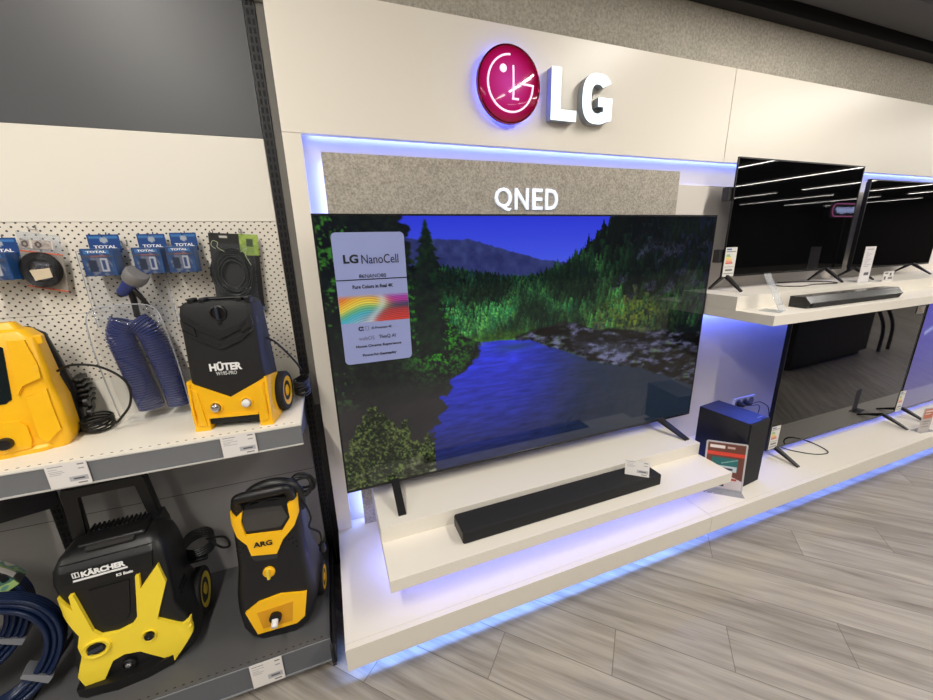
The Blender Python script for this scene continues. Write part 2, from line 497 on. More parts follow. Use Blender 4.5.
def led(name, label, x0, x1, y, z, axis='X', L=None):
    bm = bx((x0, y - 0.003, z), (x1, y + 0.003, z + 0.004)) if axis == 'X' else bx((x0, y - 0.003, z), (x0 + 0.004, y + 0.003, z + L))
    o = obj(name, bm, mat('blue_led_strip', (150, 175, 255), 0.4, emit=(120, 150, 255), estr=2.0))
    return tag(o, label, 'light strip', group=None)

BLUE = (0.19, 0.27, 1.0)
def area(name, loc, size, sizey, power, color, rot=(0, 0, 0), spread=180):
    l = bpy.data.lights.new(name, 'AREA'); l.shape = 'RECTANGLE'; l.size = size; l.size_y = sizey
    l.energy = power; l.color = color; l.spread = R(spread)
    o = bpy.data.objects.new(name, l); COL.objects.link(o); o.location = loc; o.rotation_euler = rot
    return o
led('led_strip', 'blue light strip under the front edge of the nearer platform', -0.07, XSP - 0.01, -0.652, 0.1875)
area('platform_light', ((XSP - 0.08) / 2, -0.652, 0.186), XSP + 0.06, 0.008, 4.2, (0.18, 0.36, 1.0), (0, 0, 0), 100)
led('led_strip', 'blue light strip under the front edge of the farther platform', XSP + 0.01, 8.9, -0.652, 0.1875)
area('platform_light', ((XSP + 8.9) / 2, -0.652, 0.186), 8.9 - XSP, 0.008, 15, (0.14, 0.27, 1.0), (0, 0, 0), 100)
led('led_strip', 'blue light strip hidden behind the lower edge of the header fascia', -0.02, 8.9, -0.1125, 1.925)
area('cove_light', (4.4, -0.1065, 1.922), 8.8, 0.014, 10, (0.17, 0.25, 1.0))
led('led_strip', 'upright blue light strip behind the side edge of the felt panel', 0.05, 0.054, -0.118, 0.24, 'Z', 1.58)
area('side_cove_light', (0.048, -0.114, 1.03), 1.58, 0.02, 1.7, (0.24, 0.35, 1.0), (0, R(90), 0))

# =================================================================== TWO-TIER SHELVES
def tier_shelf(x0, x1, yback, y2, y3, z2, z3, t3, label, group=None):
    t = thing('tiered_wall_shelf', label, 'shelf', (x0, yback, z3 - t3))
    w = x1 - x0; h2 = z2 - z3
    obj('upper_tier', bx((0, y2 - yback, t3 + 0.0003), (w, -0.0005, t3 + h2), 0.0008), WHITE2, t)
    obj('lower_tier', bx((0, y3 - yback, 0), (w, -0.0005, t3), 0.0008), WHITE2, t)
    return t
tier_shelf(0.0822, 1.7704, -0.15, -0.495, -0.683, 0.4532, 0.3857, 0.0523, 'white two-step shelf floating below the large landscape television')
tier_shelf(1.917, 9.0, -0.128, -0.466, -0.650, 1.2205, 1.152, 0.048, 'white two-step shelf on the wall carrying the two upper televisions')
led('led_strip', 'blue light strip under the floating shelf of the large landscape television', 0.12, 1.75, -0.42, 0.3290)
area('shelf_light', (0.93, -0.42, 0.326), 1.62, 0.015, 6.5, (0.13, 0.18, 1.0))
led('led_strip', 'blue light strip under the upper two-step shelf above the subwoofer', 1.96, 8.9, -0.17, 1.0985)
area('shelf_light', (5.4, -0.16, 1.096), 6.9, 0.02, 34, (0.09, 0.15, 1.0))

# =================================================================== TELEVISIONS
def vfoot(t, x, ybot, ztv, front, back, dz, r=0.006, splay=0.0, m=None, foot_w=0.011):
    """inverted V foot: apex under the screen, one toe in front, one behind; drop dz"""
    bm = NB()
    for yy in (front, back):
        sx = splay * abs(yy)
        a = Vector((x, ybot, 0.012)); b = Vector((x + sx, ybot + yy, -dz + 0.0035))
        d = (b - a); n = Vector((1, 0, 0))
        w = foot_w
        pts = []
        for P, th in ((a, 0.012), (b, 0.0035)):
            for sx2 in (-w, w):
                for sz in (-th, th):
                    pts.append(bm.verts.new((P.x + sx2, P.y, P.z + sz)))
        for f in ((0, 1, 3, 2), (4, 6, 7, 5), (0, 4, 5, 1), (2, 3, 7, 6), (0, 2, 6, 4), (1, 5, 7, 3)):
            bm.faces.new([pts[i] for i in f])
    return obj('foot', bm, m or BLACKP, t)

def tv(x0, y, z0, w, h, th, label, feet, dz, group=None, picfn=None, pn=(120, 70), estr=1.0, bez=0.007, toes=(-0.14, 0.1), splay=(0, 0), edge=0.02):
    t = thing('television', label, 'television', (x0, y, z0), group=group)
    b = NB()
    for a, c in (((0, 0, 0), (w, 0.02, bez * 1.6)), ((0, 0, h - bez), (w, 0.02, h)), ((0, 0, bez * 1.6), (bez, 0.02, h - bez)), ((w - bez, 0, bez * 1.6), (w, 0.02, h - bez))):
        box(b, a, (c[0], edge, c[2]), 0.0008, 1)
    obj('bezel', b, TVB, t)
    if picfn is None:
        obj('screen', bx((bez, 0.0015, bez * 1.6), (w - bez, edge * .9, h - bez)), TVG, t)
    else:
        picture('screen', w - 2 * bez, h - 2.6 * bez, pn[0], pn[1], picfn, attr_mat('lit_screen_%d' % int(estr * 100), 0.06, emission=estr), t, (bez, 0.0015, h - bez))
    bk = bx((0.012, edge, 0.012), (w - 0.012, edge + 0.01, h - 0.012), 0.003)
    obj('back_cover', bk, BLACKS, t)
    obj('electronics_housing', bx((w * 0.2, edge + 0.01, h * 0.05), (w * 0.8, th, h * 0.62), 0.012), BLACKS, t)
    obj('badge', bx((w / 2 - 0.02, -0.0015, bez * 0.3), (w / 2 + 0.02, 0.0005, bez * 1.3)), GREYP, t)
    for fx, sp in zip(feet, splay):
        vfoot(t, fx, 0.012, z0, toes[0], toes[1], dz, splay=sp, foot_w=0.016 if w > 1.5 else 0.011)
    return t

def landscape(U, V):
    A = fill(U, (60, 72, 235))
    n1 = fbm(U * 60, V * 34, 4, 1); n2 = fbm(U * 150, V * 85, 3, 5); n3 = fbm(U * 14, V * 9, 4, 9); n4 = fbm(U * 300, V * 160, 2, 11)
    sky = np.stack([45 + 30 * V * 5, 58 + 35 * V * 5, 215 + 30 * V * 3], -1)
    A = np.clip(sky, 0, 255)
    def put(mask, c, k=1.0):
        mk = (np.clip(mask, 0, 1) * k)[..., None]
        return A * (1 - mk) + c * mk
    S = lambda x, w=0.004: np.clip(x / w + 0.5, 0, 1)
    tree = fbm(U * 110, U * 0 + 3, 2, 3)
    spk = np.abs(((U * 95) % 1) - 0.5) * 2; spk2 = np.abs(((U * 63 + 0.3) % 1) - 0.5) * 2
    # far ridge
    rg = np.interp(U, [0, .214, .298, .366, .464, .558, 1], [.06, .078, .081, .115, .161, .182, .2]) + 0.008 * (tree - .5)
    c = np.stack([30 + 30 * n1, 36 + 34 * n1, 85 + 40 * n1], -1)
    A = put(S(V - rg), c)
    # wooded hill
    r2 = np.interp(U, [0, .242, .319, .415, .5, .558, 1], [.15, .178, .205, .232, .215, .178, .2]) - 0.022 * (1 - spk) * tree
    g = np.clip((V - .2) / .27, 0, 1)
    ta0 = fbm(U * 150, V * 36, 4, 61)
    br = 0.22 + 1.15 * np.clip((ta0 * .6 + n1 * .5 - .42) * 2.2, 0, 1.2)
    c = np.stack([(16 + 34 * g) * br, (46 + 78 * g) * br, (48 - 14 * g) * br], -1)
    A = put(S(V - r2), c)
    # slope on the right
    r3 = np.interp(U, [.28, .366, .467, .558, .625, .669, .70, 1], [.47, .40, .285, .182, .098, .0, -.1, -.2]) - 0.05 * (1 - spk2) * (tree + .2) - .01
    lit = np.clip(1 - (U - .60) / .36, 0.10, 1) * np.clip(0.25 + V * 1.6, 0, 1)
    ta = fbm(U * 120, V * 26, 4, 51)
    br = 0.16 + 1.25 * np.clip((ta * .5 + n2 * .35 + n1 * .35 - .42) * 2.4, 0, 1.2)
    c = np.stack([(34 + 44 * n3) * br * lit + 3, 128 * br * lit + 6, 48 * br * lit + 14], -1)
    dark = np.clip((U - .68) * 4, 0, 1) * np.clip((.42 - V) * 5, 0, 1)
    c = c * (1 - dark[..., None] * .82) + np.array([12, 20, 34]) * dark[..., None] * (0.6 + n1[..., None])
    rock = np.clip((n3 - .52) * 9, 0, 1) * np.clip((U - .55) * 9, 0, 1) * np.clip((V - .08) * 9, 0, 1) * 0.55
    c = c * (1 - rock[..., None]) + (np.stack([58 + 60 * n2, 62 + 60 * n2, 88 + 60 * n2], -1) * (0.45 + .4 * lit[..., None])) * rock[..., None]
    ol = np.exp(-(((U - .76) / .11) ** 2 + ((V - .40) / .10) ** 2))
    c = c * (1 - .65 * ol[..., None]) + np.stack([105 * br, 112 * br, 30 * br], -1) * .65 * ol[..., None]
    m3 = S(V - r3) * (U > .27)
    A = put(m3, c)
    rg_ = random.Random(12); trees = []
    r2f = lambda u: float(np.interp(u, [0, .242, .319, .415, .5, .558, 1], [.15, .178, .205, .232, .215, .178, .2]))
    r3f = lambda u: float(np.interp(u, [.28, .366, .467, .558, .625, .669, .70, 1], [.47, .40, .285, .182, .098, .0, -.1, -.2]))
    for _ in range(1500):
        u = rg_.uniform(.22, .62); v = rg_.uniform(r2f(u) + .005, .475)
        if v < r3f(u): trees.append((v, u, .018 + .07 * (v - .15), rg_.random(), 0.9 + 2.2 * (v - .2)))
    for _ in range(1500):
        u = rg_.uniform(.32, .99); v = rg_.uniform(max(r3f(u), -.02) + .01, .47 + .10 * max(0, u - .45))
        if v > r3f(u): trees.append((v, u, rg_.uniform(.045, .095), rg_.random(), (1.25 if u < .72 else .55) * (0.35 + 1.5 * v) * (.5 if v < .18 else 1)))
    trees.sort()
    ny_, nx_ = U.shape
    for v, u, h, q, k in trees:
        if u > .62 and q < .45: continue
        w = h * .16; j0, j1 = int((u - w) * nx_), int((u + w) * nx_) + 2; i0, i1 = max(0, int((v - h) * ny_)), max(0, int(v * ny_) + 1)
        j0 = max(0, j0); uu = U[i0:i1, j0:j1]; vv = V[i0:i1, j0:j1]
        if uu.size == 0: continue
        f = np.clip((vv - (v - h)) / h, 0, 1); nn = n4[i0:i1, j0:j1]
        inside = np.abs(uu - u) < w * f * (.55 + .9 * nn)
        sh_ = k * (.45 + .9 * nn) * (1.15 - .7 * np.clip((uu - u) / w + .3, 0, 1)) * (1.15 - .55 * f)
        pt = .30 + .9 * min(1, max(0, (float(n3[min(i0, ny_ - 1), min(j0, nx_ - 1)]) - .38) * 4)); sh_ = sh_ * pt
        col = np.stack([(20 + 44 * q) * sh_ + 3, (70 + 46 * q) * sh_ + 8, (38 + 10 * q) * sh_ + 12], -1)
        A[i0:i1, j0:j1] = np.where(inside[..., None], col, A[i0:i1, j0:j1])
    # bare crags on the upper right slope
    cr_ = fbm(U * 26 + V * 14, V * 16 - U * 6, 4, 101); cm = np.clip((cr_ - .55) * 10, 0, 1) * np.clip((U - .60) * 10, 0, 1) * np.clip((V - .05) * 9, 0, 1) * np.clip((.46 - V) * 9, 0, 1)
    cv = np.clip(.35 + 1.1 * (n4 - .4) + .8 * (n2 - .5), .08, 1)
    A = put(cm * .8, np.stack([70 * cv, 76 * cv, 104 * cv], -1))
    og = np.exp(-(((U - .74) / .12) ** 2 + ((V - .42) / .07) ** 2)) * np.clip((n2 - .38) * 5, 0, 1)
    A = put(og * .65, np.stack([96 + 40 * n4, 110 + 30 * n4, 34 + 0 * U], -1))
    # foreshore green band
    gb = np.exp(-(((V - .465) / .03) ** 2)) * (U > .2) * (U < .46)
    A = put(gb, np.stack([20 + 90 * n2, 50 + 110 * n2, 30 + 0 * U], -1), .6)
    # water
    sh = np.interp(U, [.0, .274, .365, .443, .527, .651, .787, .986, 1], [.473, .473, .475, .486, .547, .638, .691, .832, .84])
    wv = fbm(U * 30, V * 120, 3, 21)
    t = np.clip((U - .40 + .05 * (n3 - .5)) / .22, 0, 1); d = np.clip((V - .5) / .5, 0, 1)
    c = np.stack([46 - 16 * t - 12 * d, 58 - 10 * t - 16 * d, 226 - 130 * t - 150 * d ** 1.3 * (1 - t) - 34 * d * t], -1) * (0.70 + .45 * wv[..., None])
    k = np.clip((U - .5) * 4, 0, 1)[..., None] * .7
    c = c * (1 - k) + np.array([34, 44, 52]) * k
    gr = np.exp(-(((U - .40) / .05) ** 2 + ((V - .51) / .018) ** 2))[..., None]
    c = c * (1 - .5 * gr) + np.array([30, 70, 60]) * .5 * gr
    st = np.exp(-(((U - .285) / .035) ** 2 + ((V - .482) / .008) ** 2))[..., None]
    c = c * (1 - .8 * st) + np.array([150, 180, 225]) * .8 * st
    A = put(S(V - sh), c)
    # rocks
    rt = np.interp(U, [.40, .442, .524, .64, .77, .953, 1], [.47, .44, .43, .47, .50, .55, .56]) + .05 * (n3 - .5)
    rb = sh + .025 * (n1 - .5)
    x = U * 1.0 + V * .9
    rid = 1 - np.abs(2 * fbm(x * 70, (V - U * .35) * 70, 4, 31) - 1)
    cl = np.clip((fbm(U * 22, V * 34, 3, 77) - .30) * 4, .12, 1)
    bl = fbm(x * 34, (V - U * .42) * 60, 2, 131); bl = np.floor(bl * 7) / 7
    rk = np.clip(0.10 + 1.5 * np.clip(bl - .32, 0, 1) * 1.9 * cl + .9 * (rid ** 5) * cl * n2 - .9 * (bl < .42) * .2, 0.06, 1.4)
    li2 = np.clip(1.15 - (U - .5) * .9, .5, 1)
    c = np.stack([78 * rk * li2, 80 * rk * li2, 106 * rk * li2], -1)
    veg = np.clip((n1 - .56) * 8, 0, 1)[..., None] * .5
    c = c * (1 - veg) + np.stack([50 * rk, 74 * rk, 30 * rk], -1) * veg
    A = put(S(V - rt, .01) * S(rb - V, .008) * (U > .405), c)
    sl = np.exp(-(((U - .68) / .09) ** 2 + ((V - .575 - (U - .68) * .35) / .03) ** 2))[..., None]
    A = A * (1 - .45 * sl) + np.array([100, 106, 140]) * .45 * sl * (.5 + n2[..., None])
    # left foreground mass
    lm = np.interp(V, [0, .116, .295, .37, .48, .52, .574, .663, .764, .955, 1], [.15, .172, .215, .235, .30, .312, .275, .225, .205, .185, .18])
    lm = lm + .06 * (fbm(V * 26, V * 0 + 1, 3, 41) - .5) + .03 * (n1 - .5)
    c = np.stack([10 + 26 * n1 * n2, 14 + 40 * n1 * n2, 18 + 12 * n1], -1)
    can = np.exp(-(((U - .225) / .07) ** 2 + ((V - .46) / .13) ** 2)) + .75 * np.exp(-(((U - .19) / .05) ** 2 + ((V - .28) / .1) ** 2))
    leaf = np.clip((n1 * .3 + n2 * .4 + n4 * .45 - .53) * 6, 0, 1) * np.clip(can * 1.3, 0, 1)
    c = c * (1 - leaf[..., None]) + np.stack([26 + 36 * n4, 92 + 60 * n4, 34 + 0 * U], -1) * leaf[..., None]
    lf = np.clip((n3 * .6 + n2 * .7 - .74) * 8, 0, 1) * (U < .06)
    c = c * (1 - lf[..., None]) + np.array([52, 110, 40]) * lf[..., None]
    gz = np.clip((V - .56) * 8, 0, 1)[..., None]
    c2 = np.stack([34 + 14 * n3, 34 + 12 * n3, 36 + 10 * n3], -1)
    c = c * (1 - gz) + c2 * gz
    A = put(S(lm - U, .006), c)
    # spruce
    hw = np.clip((V - .012) * .16, 0, .034) * (.35 + .5 * ((V * 34) % 1) + .7 * fbm(U * 80, V * 60, 2, 91)) + .0015
    sp = S(hw - np.abs(U - .203), .004) * (V > .012) * (V < .5)
    A = put(sp, np.stack([8 + 18 * n2, 16 + 40 * n2 * n1 * 1.5, 18 + 14 * n2], -1))
    hw = np.clip((V - .155) * .12, 0, .012); sp = S(hw - np.abs(U - .585), .003) * (V > .1) * (V < .24)
    A = put(sp, fill(U, (12, 30, 26)))
    # bush and stones at the lower left
    be = .70 + np.abs(U - .075) * 1.5 + .16 * (n1 - .5) + .14 * (n3 - .5)
    bu = S(V - be, .02) * (U < .2)
    v2 = np.clip((n4 * .55 + n2 * .35 + n3 * .35 - .52) * 4.0, 0, 1)
    c = np.stack([16 + 84 * v2, 26 + 88 * v2, 16 + 44 * v2], -1)
    low = np.clip((n3 - .5) * 8, 0, 1)[..., None] * np.clip((V - .8) * 6, 0, 1)[..., None]
    c = c * (1 - low * .7) + np.stack([110 * rk, 106 * rk, 98 * rk], -1) * low * .7
    A = put(bu, c)
    return np.clip(A, 0, 255)

BIG = tv(-0.0239, -0.3067, 0.5155, 1.927, 1.104, 0.06, 'huge lit television showing a river between forested slopes', (0.20, 1.70), 0.5155 - 0.4532, picfn=landscape, pn=(540, 310), estr=0.9, toes=(-0.155, 0.12), splay=(0, 0.35))
UTV1 = tv(2.058, -0.26, 1.295, 1.107, 0.613, 0.05, 'switched-off television on the upper shelf reflecting ceiling lights, energy label at corner', (0.045, 0.955), 1.295 - 1.2205, toes=(-0.105, 0.08), edge=0.008)
UTV2 = tv(3.262, -0.26, 1.284, 0.985, 0.556, 0.075, 'switched-off television at the far end of the upper shelf', (0.07, 0.78), 1.284 - 1.2205, toes=(-0.11, 0.09))
LTV1 = tv(2.335, -0.50, 0.272, 1.383, 0.79, 0.06, 'large switched-off television on the platform under the upper shelf', (0.085, 1.235), 0.272 - ZP, toes=(-0.145, 0.1))
for z_ in (.08, .40):
    obj('rear_bracket', bx((-0.022, .012, z_), (0.01, .05, z_ + .07), .003), GREYP, UTV1)
def bluescreen(U, V):
    A = np.stack([52 + 34 * V - 20 * U, 48 + 30 * V, 205 - 70 * V], -1)
    d = np.abs(V - (.30 - .10 * np.sin(U * 7)))
    A = A + (np.exp(-(d / .02) ** 2) * (U > .04) * (U < .7))[..., None] * np.array([110, 130, 60])
    return np.clip(A, 0, 255)
LTV2 = tv(3.735, -0.50, 0.272, 1.383, 0.79, 0.06, 'lit television on the platform showing a violet blue screen', (0.085, 1.235), 0.272 - ZP, picfn=bluescreen, estr=0.6, toes=(-0.145, 0.1))

# feature card stuck on the large television
t = thing('feature_card', 'pale blue feature card with black lettering stuck on the large television', 'card', (0.031, -0.3085, 1.072))
CW, CH = 0.257, 0.485
def waves(U, V):
    A = fill(U, (150, 158, 205))
    y = V + .22 * np.sin((U - .1) * 5.2) * (1 - .2 * U)
    s = np.sin(y * 75 + 6 * U) * .5 + .5
    stops = [(-.2, (236, 96, 110)), (.1, (240, 130, 60)), (.3, (246, 190, 60)), (.5, (240, 225, 90)), (.68, (110, 190, 140)), (.85, (70, 190, 220)), (1.2, (160, 200, 235))]
    q = np.clip(y, -.2, 1.2)
    L = np.stack([np.interp(q, [a for a, _ in stops], [c[k] for _, c in stops]) for k in range(3)], -1)
    L = L * (.72 + .33 * s[..., None])
    st2 = [(0, (150, 70, 190)), (.25, (190, 60, 180)), (.45, (70, 70, 110)), (.62, (190, 60, 70)), (1, (225, 70, 60))]
    R2 = np.stack([np.interp(np.clip(V, 0, 1), [a for a, _ in st2], [c[k] for _, c in st2]) for k in range(3)], -1) * (.7 + .3 * s[..., None])
    m = 1 / (1 + np.exp(-(U - .56 - .12 * np.sin(V * 5)) * 16))[..., None]
    A = L * (1 - m) + R2 * m
    wh = np.exp(-((U - .52 - .1 * np.sin(V * 4 + .5)) / .07) ** 2)[..., None] * .6
    A = A * (1 - wh) + np.array([190, 225, 240]) * wh
    fade = np.clip(V / .16, 0, 1)[..., None]
    return np.clip(A * fade + np.array([150, 158, 205]) * (1 - fade), 0, 255)
CB = mat('pale_blue_film', (146, 156, 206), 0.3, var=0.03, scale=8)
b = NB(); prism(b, rrect(0, CW, 0, CH, 0.016), XZ, 0.0, -0.0015)
obj('card_sheet', b, CB, t)
text('lettering', 'LG', KTXT, t, (0.059, -0.0016, 0.393), w=0.052, h=0.031, bold=0.035)
text('lettering', 'NanoCell', KTXT, t, (0.163, -0.0016, 0.391), w=0.134, h=0.032)
text('lettering', '86NANO80', KTXT, t, (0.131, -0.0016, 0.331), w=0.098, h=0.014)
obj('divider_line', bx((0, -0.0022, 0.317), (CW, -0.0014, 0.3205)), KTXT, t)
text('lettering', 'Pure Colors in Real 4K', KTXT, t, (0.129, -0.0016, 0.293), w=0.148, h=0.0135, bold=0.02)
picture('wave_artwork', CW - 0.002, 0.106, 70, 34, waves, CARD, t, (0.001, -0.0017, 0.265))
text('lettering', '\u03b1', KTXT, t, (0.070, -0.0016, 0.136), w=0.020, h=0.017, bold=0.03)
b = NB()
for a, c in (((0.086, -0.0022, 0.128), (0.098, -0.0014, 0.1295)), ((0.086, -0.0022, 0.1435), (0.098, -0.0014, 0.145)), ((0.086, -0.0022, 0.1295), (0.0875, -0.0014, 0.1435)), ((0.0965, -0.0022, 0.1295), (0.098, -0.0014, 0.1435))): box(b, a, c)
obj('chip_icon', b, mat('grey_print', (110, 112, 140), 0.5), t)
text('lettering', 'AI Processor 4K', KTXT, t, (0.147, -0.0016, 0.136), w=0.078, h=0.010)
text('lettering', 'webOS', mat('grey_print', (110, 112, 140), 0.5), t, (0.087, -0.0016, 0.098), w=0.058, h=0.015)
text('lettering', 'ThinQ AI', KTXT, t, (0.165, -0.0016, 0.098), w=0.064, h=0.016)
text('lettering', 'Home Cinema Experience', KTXT, t, (0.131, -0.0016, 0.066), w=0.172, h=0.0125, bold=0.02)
text('lettering', 'Powerful Gameplay', KTXT, t, (0.131, -0.0016, 0.030), w=0.130, h=0.0125, bold=0.02)

# =================================================================== SIGNS
LETW = mat('white_lit_acrylic', (235, 240, 250), 0.4, emit=(226, 236, 255), estr=0.55)
t = thing('panel_lettering_sign', 'white raised QNED letters on the felt panel above the large television', 'sign', (0.889, -0.1505, 1.696))
for s, x0, x1 in (('Q', -0.160, -0.078), ('N', -0.062, 0.006), ('E', 0.026, 0.078), ('D', 0.094, 0.160)):
    text('letter', s, LETW, t, ((x0 + x1) / 2, 0, 0.0 if s != 'Q' else -0.003), w=x1 - x0, h=0.090 if s != 'Q' else 0.097, depth=0.008, bold=0.012)
t = thing('illuminated_logo_sign', 'round magenta emblem and white LG letters glowing on the header fascia', 'sign', (0.784, -0.1505, 2.122))
EM = bpy.data.materials.new('backlit_magenta_dome'); EM.use_nodes = True
nt = EM.node_tree; N = nt.nodes; K = nt.links; pb = N['Principled BSDF']
tcn = N.new('ShaderNodeTexCoord'); vl = N.new('ShaderNodeVectorMath'); vl.operation = 'LENGTH'
mpn = N.new('ShaderNodeMapping'); mpn.inputs['Scale'].default_value = (1, 0, 1); mpn.inputs['Location'].default_value = (0.012, 0, 0.0)
K.new(tcn.outputs['Object'], mpn.inputs['Vector']); K.new(mpn.outputs['Vector'], vl.inputs[0])
crn = N.new('ShaderNodeValToRGB'); mr = N.new('ShaderNodeMath'); mr.operation = 'DIVIDE'; mr.inputs[1].default_value = 0.14
K.new(vl.outputs['Value'], mr.inputs[0]); K.new(mr.outputs[0], crn.inputs['Fac'])
crn.color_ramp.elements[0].color = L4((224, 80, 180)); crn.color_ramp.elements[0].position = 0.1
crn.color_ramp.elements[1].color = L4((120, 0, 40)); crn.color_ramp.elements[1].position = 0.95
xx = crn.color_ramp.elements.new(0.68); xx.color = L4((190, 30, 110))
K.new(crn.outputs['Color'], pb.inputs['Emission Color']); pb.inputs['Emission Strength'].default_value = 0.62
pb.inputs['Base Color'].default_value = L4((120, 0, 45)); pb.inputs['Roughness'].default_value = 0.08; pb.inputs['Coat Weight'].default_value = 0.6
b = lathe(NB(), [(0.0, -0.052), (0.05, -0.050), (0.09, -0.046), (0.12, -0.040), (0.134, -0.034), (0.134, -0.030)], seg=56)
em = obj('emblem', b, EM, t, smooth=40)
WLN = mat('white_lit_line', (240, 230, 245), 0.4, emit=(238, 205, 240), estr=0.7)
def onDome(x, z):
    r = math.hypot(x, z)
    return float(np.interp(r, [0, .05, .09, .12, .134], [-.052, -.050, -.046, -.040, -.034]))
def domestrip(pts, w):
    bm = NB(); P = [Vector((p[0], 0, p[1])) for p in pts]; rows = []
    for i, p in enumerate(P):
        d = P[min(i + 1, len(P) - 1)] - P[max(i - 1, 0)]; d.normalize(); n = Vector((-d.z, 0, d.x)) * w / 2
        row = []
        for q, dy in ((p + n, .0005), (p + n, -.0035), (p - n, -.0035), (p - n, .0005)):
            row.append(bm.verts.new((q.x, onDome(q.x, q.z) + dy, q.z)))
        rows.append(row)
    for A_, B_ in zip(rows[:-1], rows[1:]):
        for k in range(4): bm.faces.new((A_[k], A_[(k + 1) % 4], B_[(k + 1) % 4], B_[k]))
    bm.faces.new(rows[0]); bm.faces.new(rows[-1][::-1])
    return bm
rr_ = 0.100
arc = [(rr_ * math.cos(R(a)), rr_ * math.sin(R(a))) for a in range(92, 361, 6)]
obj('emblem_line', domestrip(arc + [(rr_, 0.0)], 0.0068), WLN, em)
obj('emblem_line', domestrip([(rr_ + .004, 0.001), (0.08, 0.001), (0.06, 0.001), (0.036, 0.001)], 0.0068), WLN, em)
obj('emblem_line', domestrip([(0.008, 0.062), (0.008, 0.02), (0.008, -0.02), (0.008, -0.054)], 0.0068), WLN, em)
obj('emblem_line', domestrip([(0.0038, -0.054), (0.02, -0.054), (0.034, -0.054)], 0.0068), WLN, em)
obj('emblem_dot', lathe(NB(), [(0.0, -0.0525), (0.0145, -0.0525), (0.0145, -0.046)], origin=(-0.036, 0.0, 0.048), seg=24), WLN, em)
obj('chrome_rim', lathe(NB(), [(0.132, -0.034), (0.1345, -0.0375), (0.1395, -0.036), (0.1405, -0.02), (0.136, -0.018), (0.12, -0.018), (0.12, -0.030), (0.132, -0.030)], seg=64), mat('dark_red_chrome', (150, 40, 70), 0.15, metal=0.8), t, smooth=40)
obj('mounting_disc', lathe(NB(), [(0.0, -0.018), (0.12, -0.018), (0.12, -0.0165), (0.0, -0.0165)], seg=48), BLACKP, t)
obj('spacer', lathe(NB(), [(0.0, -0.0165), (0.03, -0.0165), (0.03, 0.0), (0.0, 0.0)], seg=16), BLACKP, t)
obj('halo_ring', lathe(NB(), [(0.119, -0.016), (0.126, -0.016), (0.126, -0.006), (0.119, -0.006), (0.119, -0.016)], seg=64), mat('blue_halo_led', (120, 140, 255), 0.4, emit=(60, 84, 255), estr=13.0), t)
def letter(pts, x):
    o = prism(NB(), pts, lambda p, d: (x + p[0], d, p[1]), -0.040, -0.004)
    return o
Lp = [(0, 0), (0.128, 0), (0.128, 0.042), (0.046, 0.042), (0.046, 0.196), (0, 0.196)]
def gpts():
    H = 0.196; Wd = 0.158; th = 0.045; out = []; inn = []
    cx, cz = Wd / 2, H / 2
    def se(a, rx, rz, p=2.6):
        c, s = math.cos(a), math.sin(a)
        return (cx + rx * math.copysign(abs(c) ** (2 / p), c), cz + rz * math.copysign(abs(s) ** (2 / p), s))
    for k in range(0, 29): out.append(se(R(36 + (300 - 36) * k / 28), cx, cz))
    for k in range(0, 29): inn.append(se(R(48 + (302 - 48) * k / 28), cx - th, cz - th * .92))
    bar = [(Wd, 0.018), (Wd, 0.106), (0.084, 0.106), (0.084, 0.070), (Wd - th, 0.070), (Wd - th, 0.050)]
    return out + bar + inn[::-1]
SIDE = mat('grey_letter_side', (150, 155, 165), 0.4)
for pts, x in ((Lp, 0.191), (gpts(), 0.348)):
    lo = obj('letter', letter([(p[0], p[1] - 0.115 + 0.003) for p in pts], x), SIDE, t)
    obj('lit_face', prism(NB(), [(p[0] + x, p[1] - 0.112) for p in pts], XZ, -0.0425, -0.0401), mat('white_letter_face', (240, 248, 255), 0.4, emit=(225, 246, 255), estr=0.85), lo)

# =================================================================== SOUNDBARS, SUBWOOFER
GRILLE = mat('black_cloth_grille', (24, 24, 27), 0.85, var=0.25, scale=600, bump=0.4, bscale=900)
t = thing('soundbar', 'long black soundbar on the step below the large landscape television', 'soundbar', (0.873, -0.565, 0.3857))
obj('body', bx((-0.497, -0.058, 0), (0.497, 0.058, 0.056), 0.007, 3), GRILLE, t, smooth=40)
obj('end_cap', bx((-0.4985, -0.055, 0.003), (-0.4905, 0.055, 0.053), 0.004), BLACKP, t)
obj('end_cap', bx((0.4905, -0.055, 0.003), (0.4985, 0.055, 0.053), 0.004), BLACKP, t)
t = thing('soundbar', 'shorter glossy black soundbar on the step below the upper televisions', 'soundbar', (2.665, -0.5525, 1.152))
b = NB(); prism(b, [(-0.04, 0), (0.04, 0), (0.04, 0.056), (-0.03, 0.058), (-0.055, 0.028), (-0.05, 0.0)][:5], YZ, -0.42, 0.42, 0.0)
obj('body', b, mat('gloss_black_plastic', (14, 14, 16), 0.22), t)
obj('front_grille', prism(NB(), [(-0.0485, 0.004), (-0.056, 0.027), (-0.0575, 0.026), (-0.050, 0.003)], YZ, -0.40, 0.40), GRILLE, t)

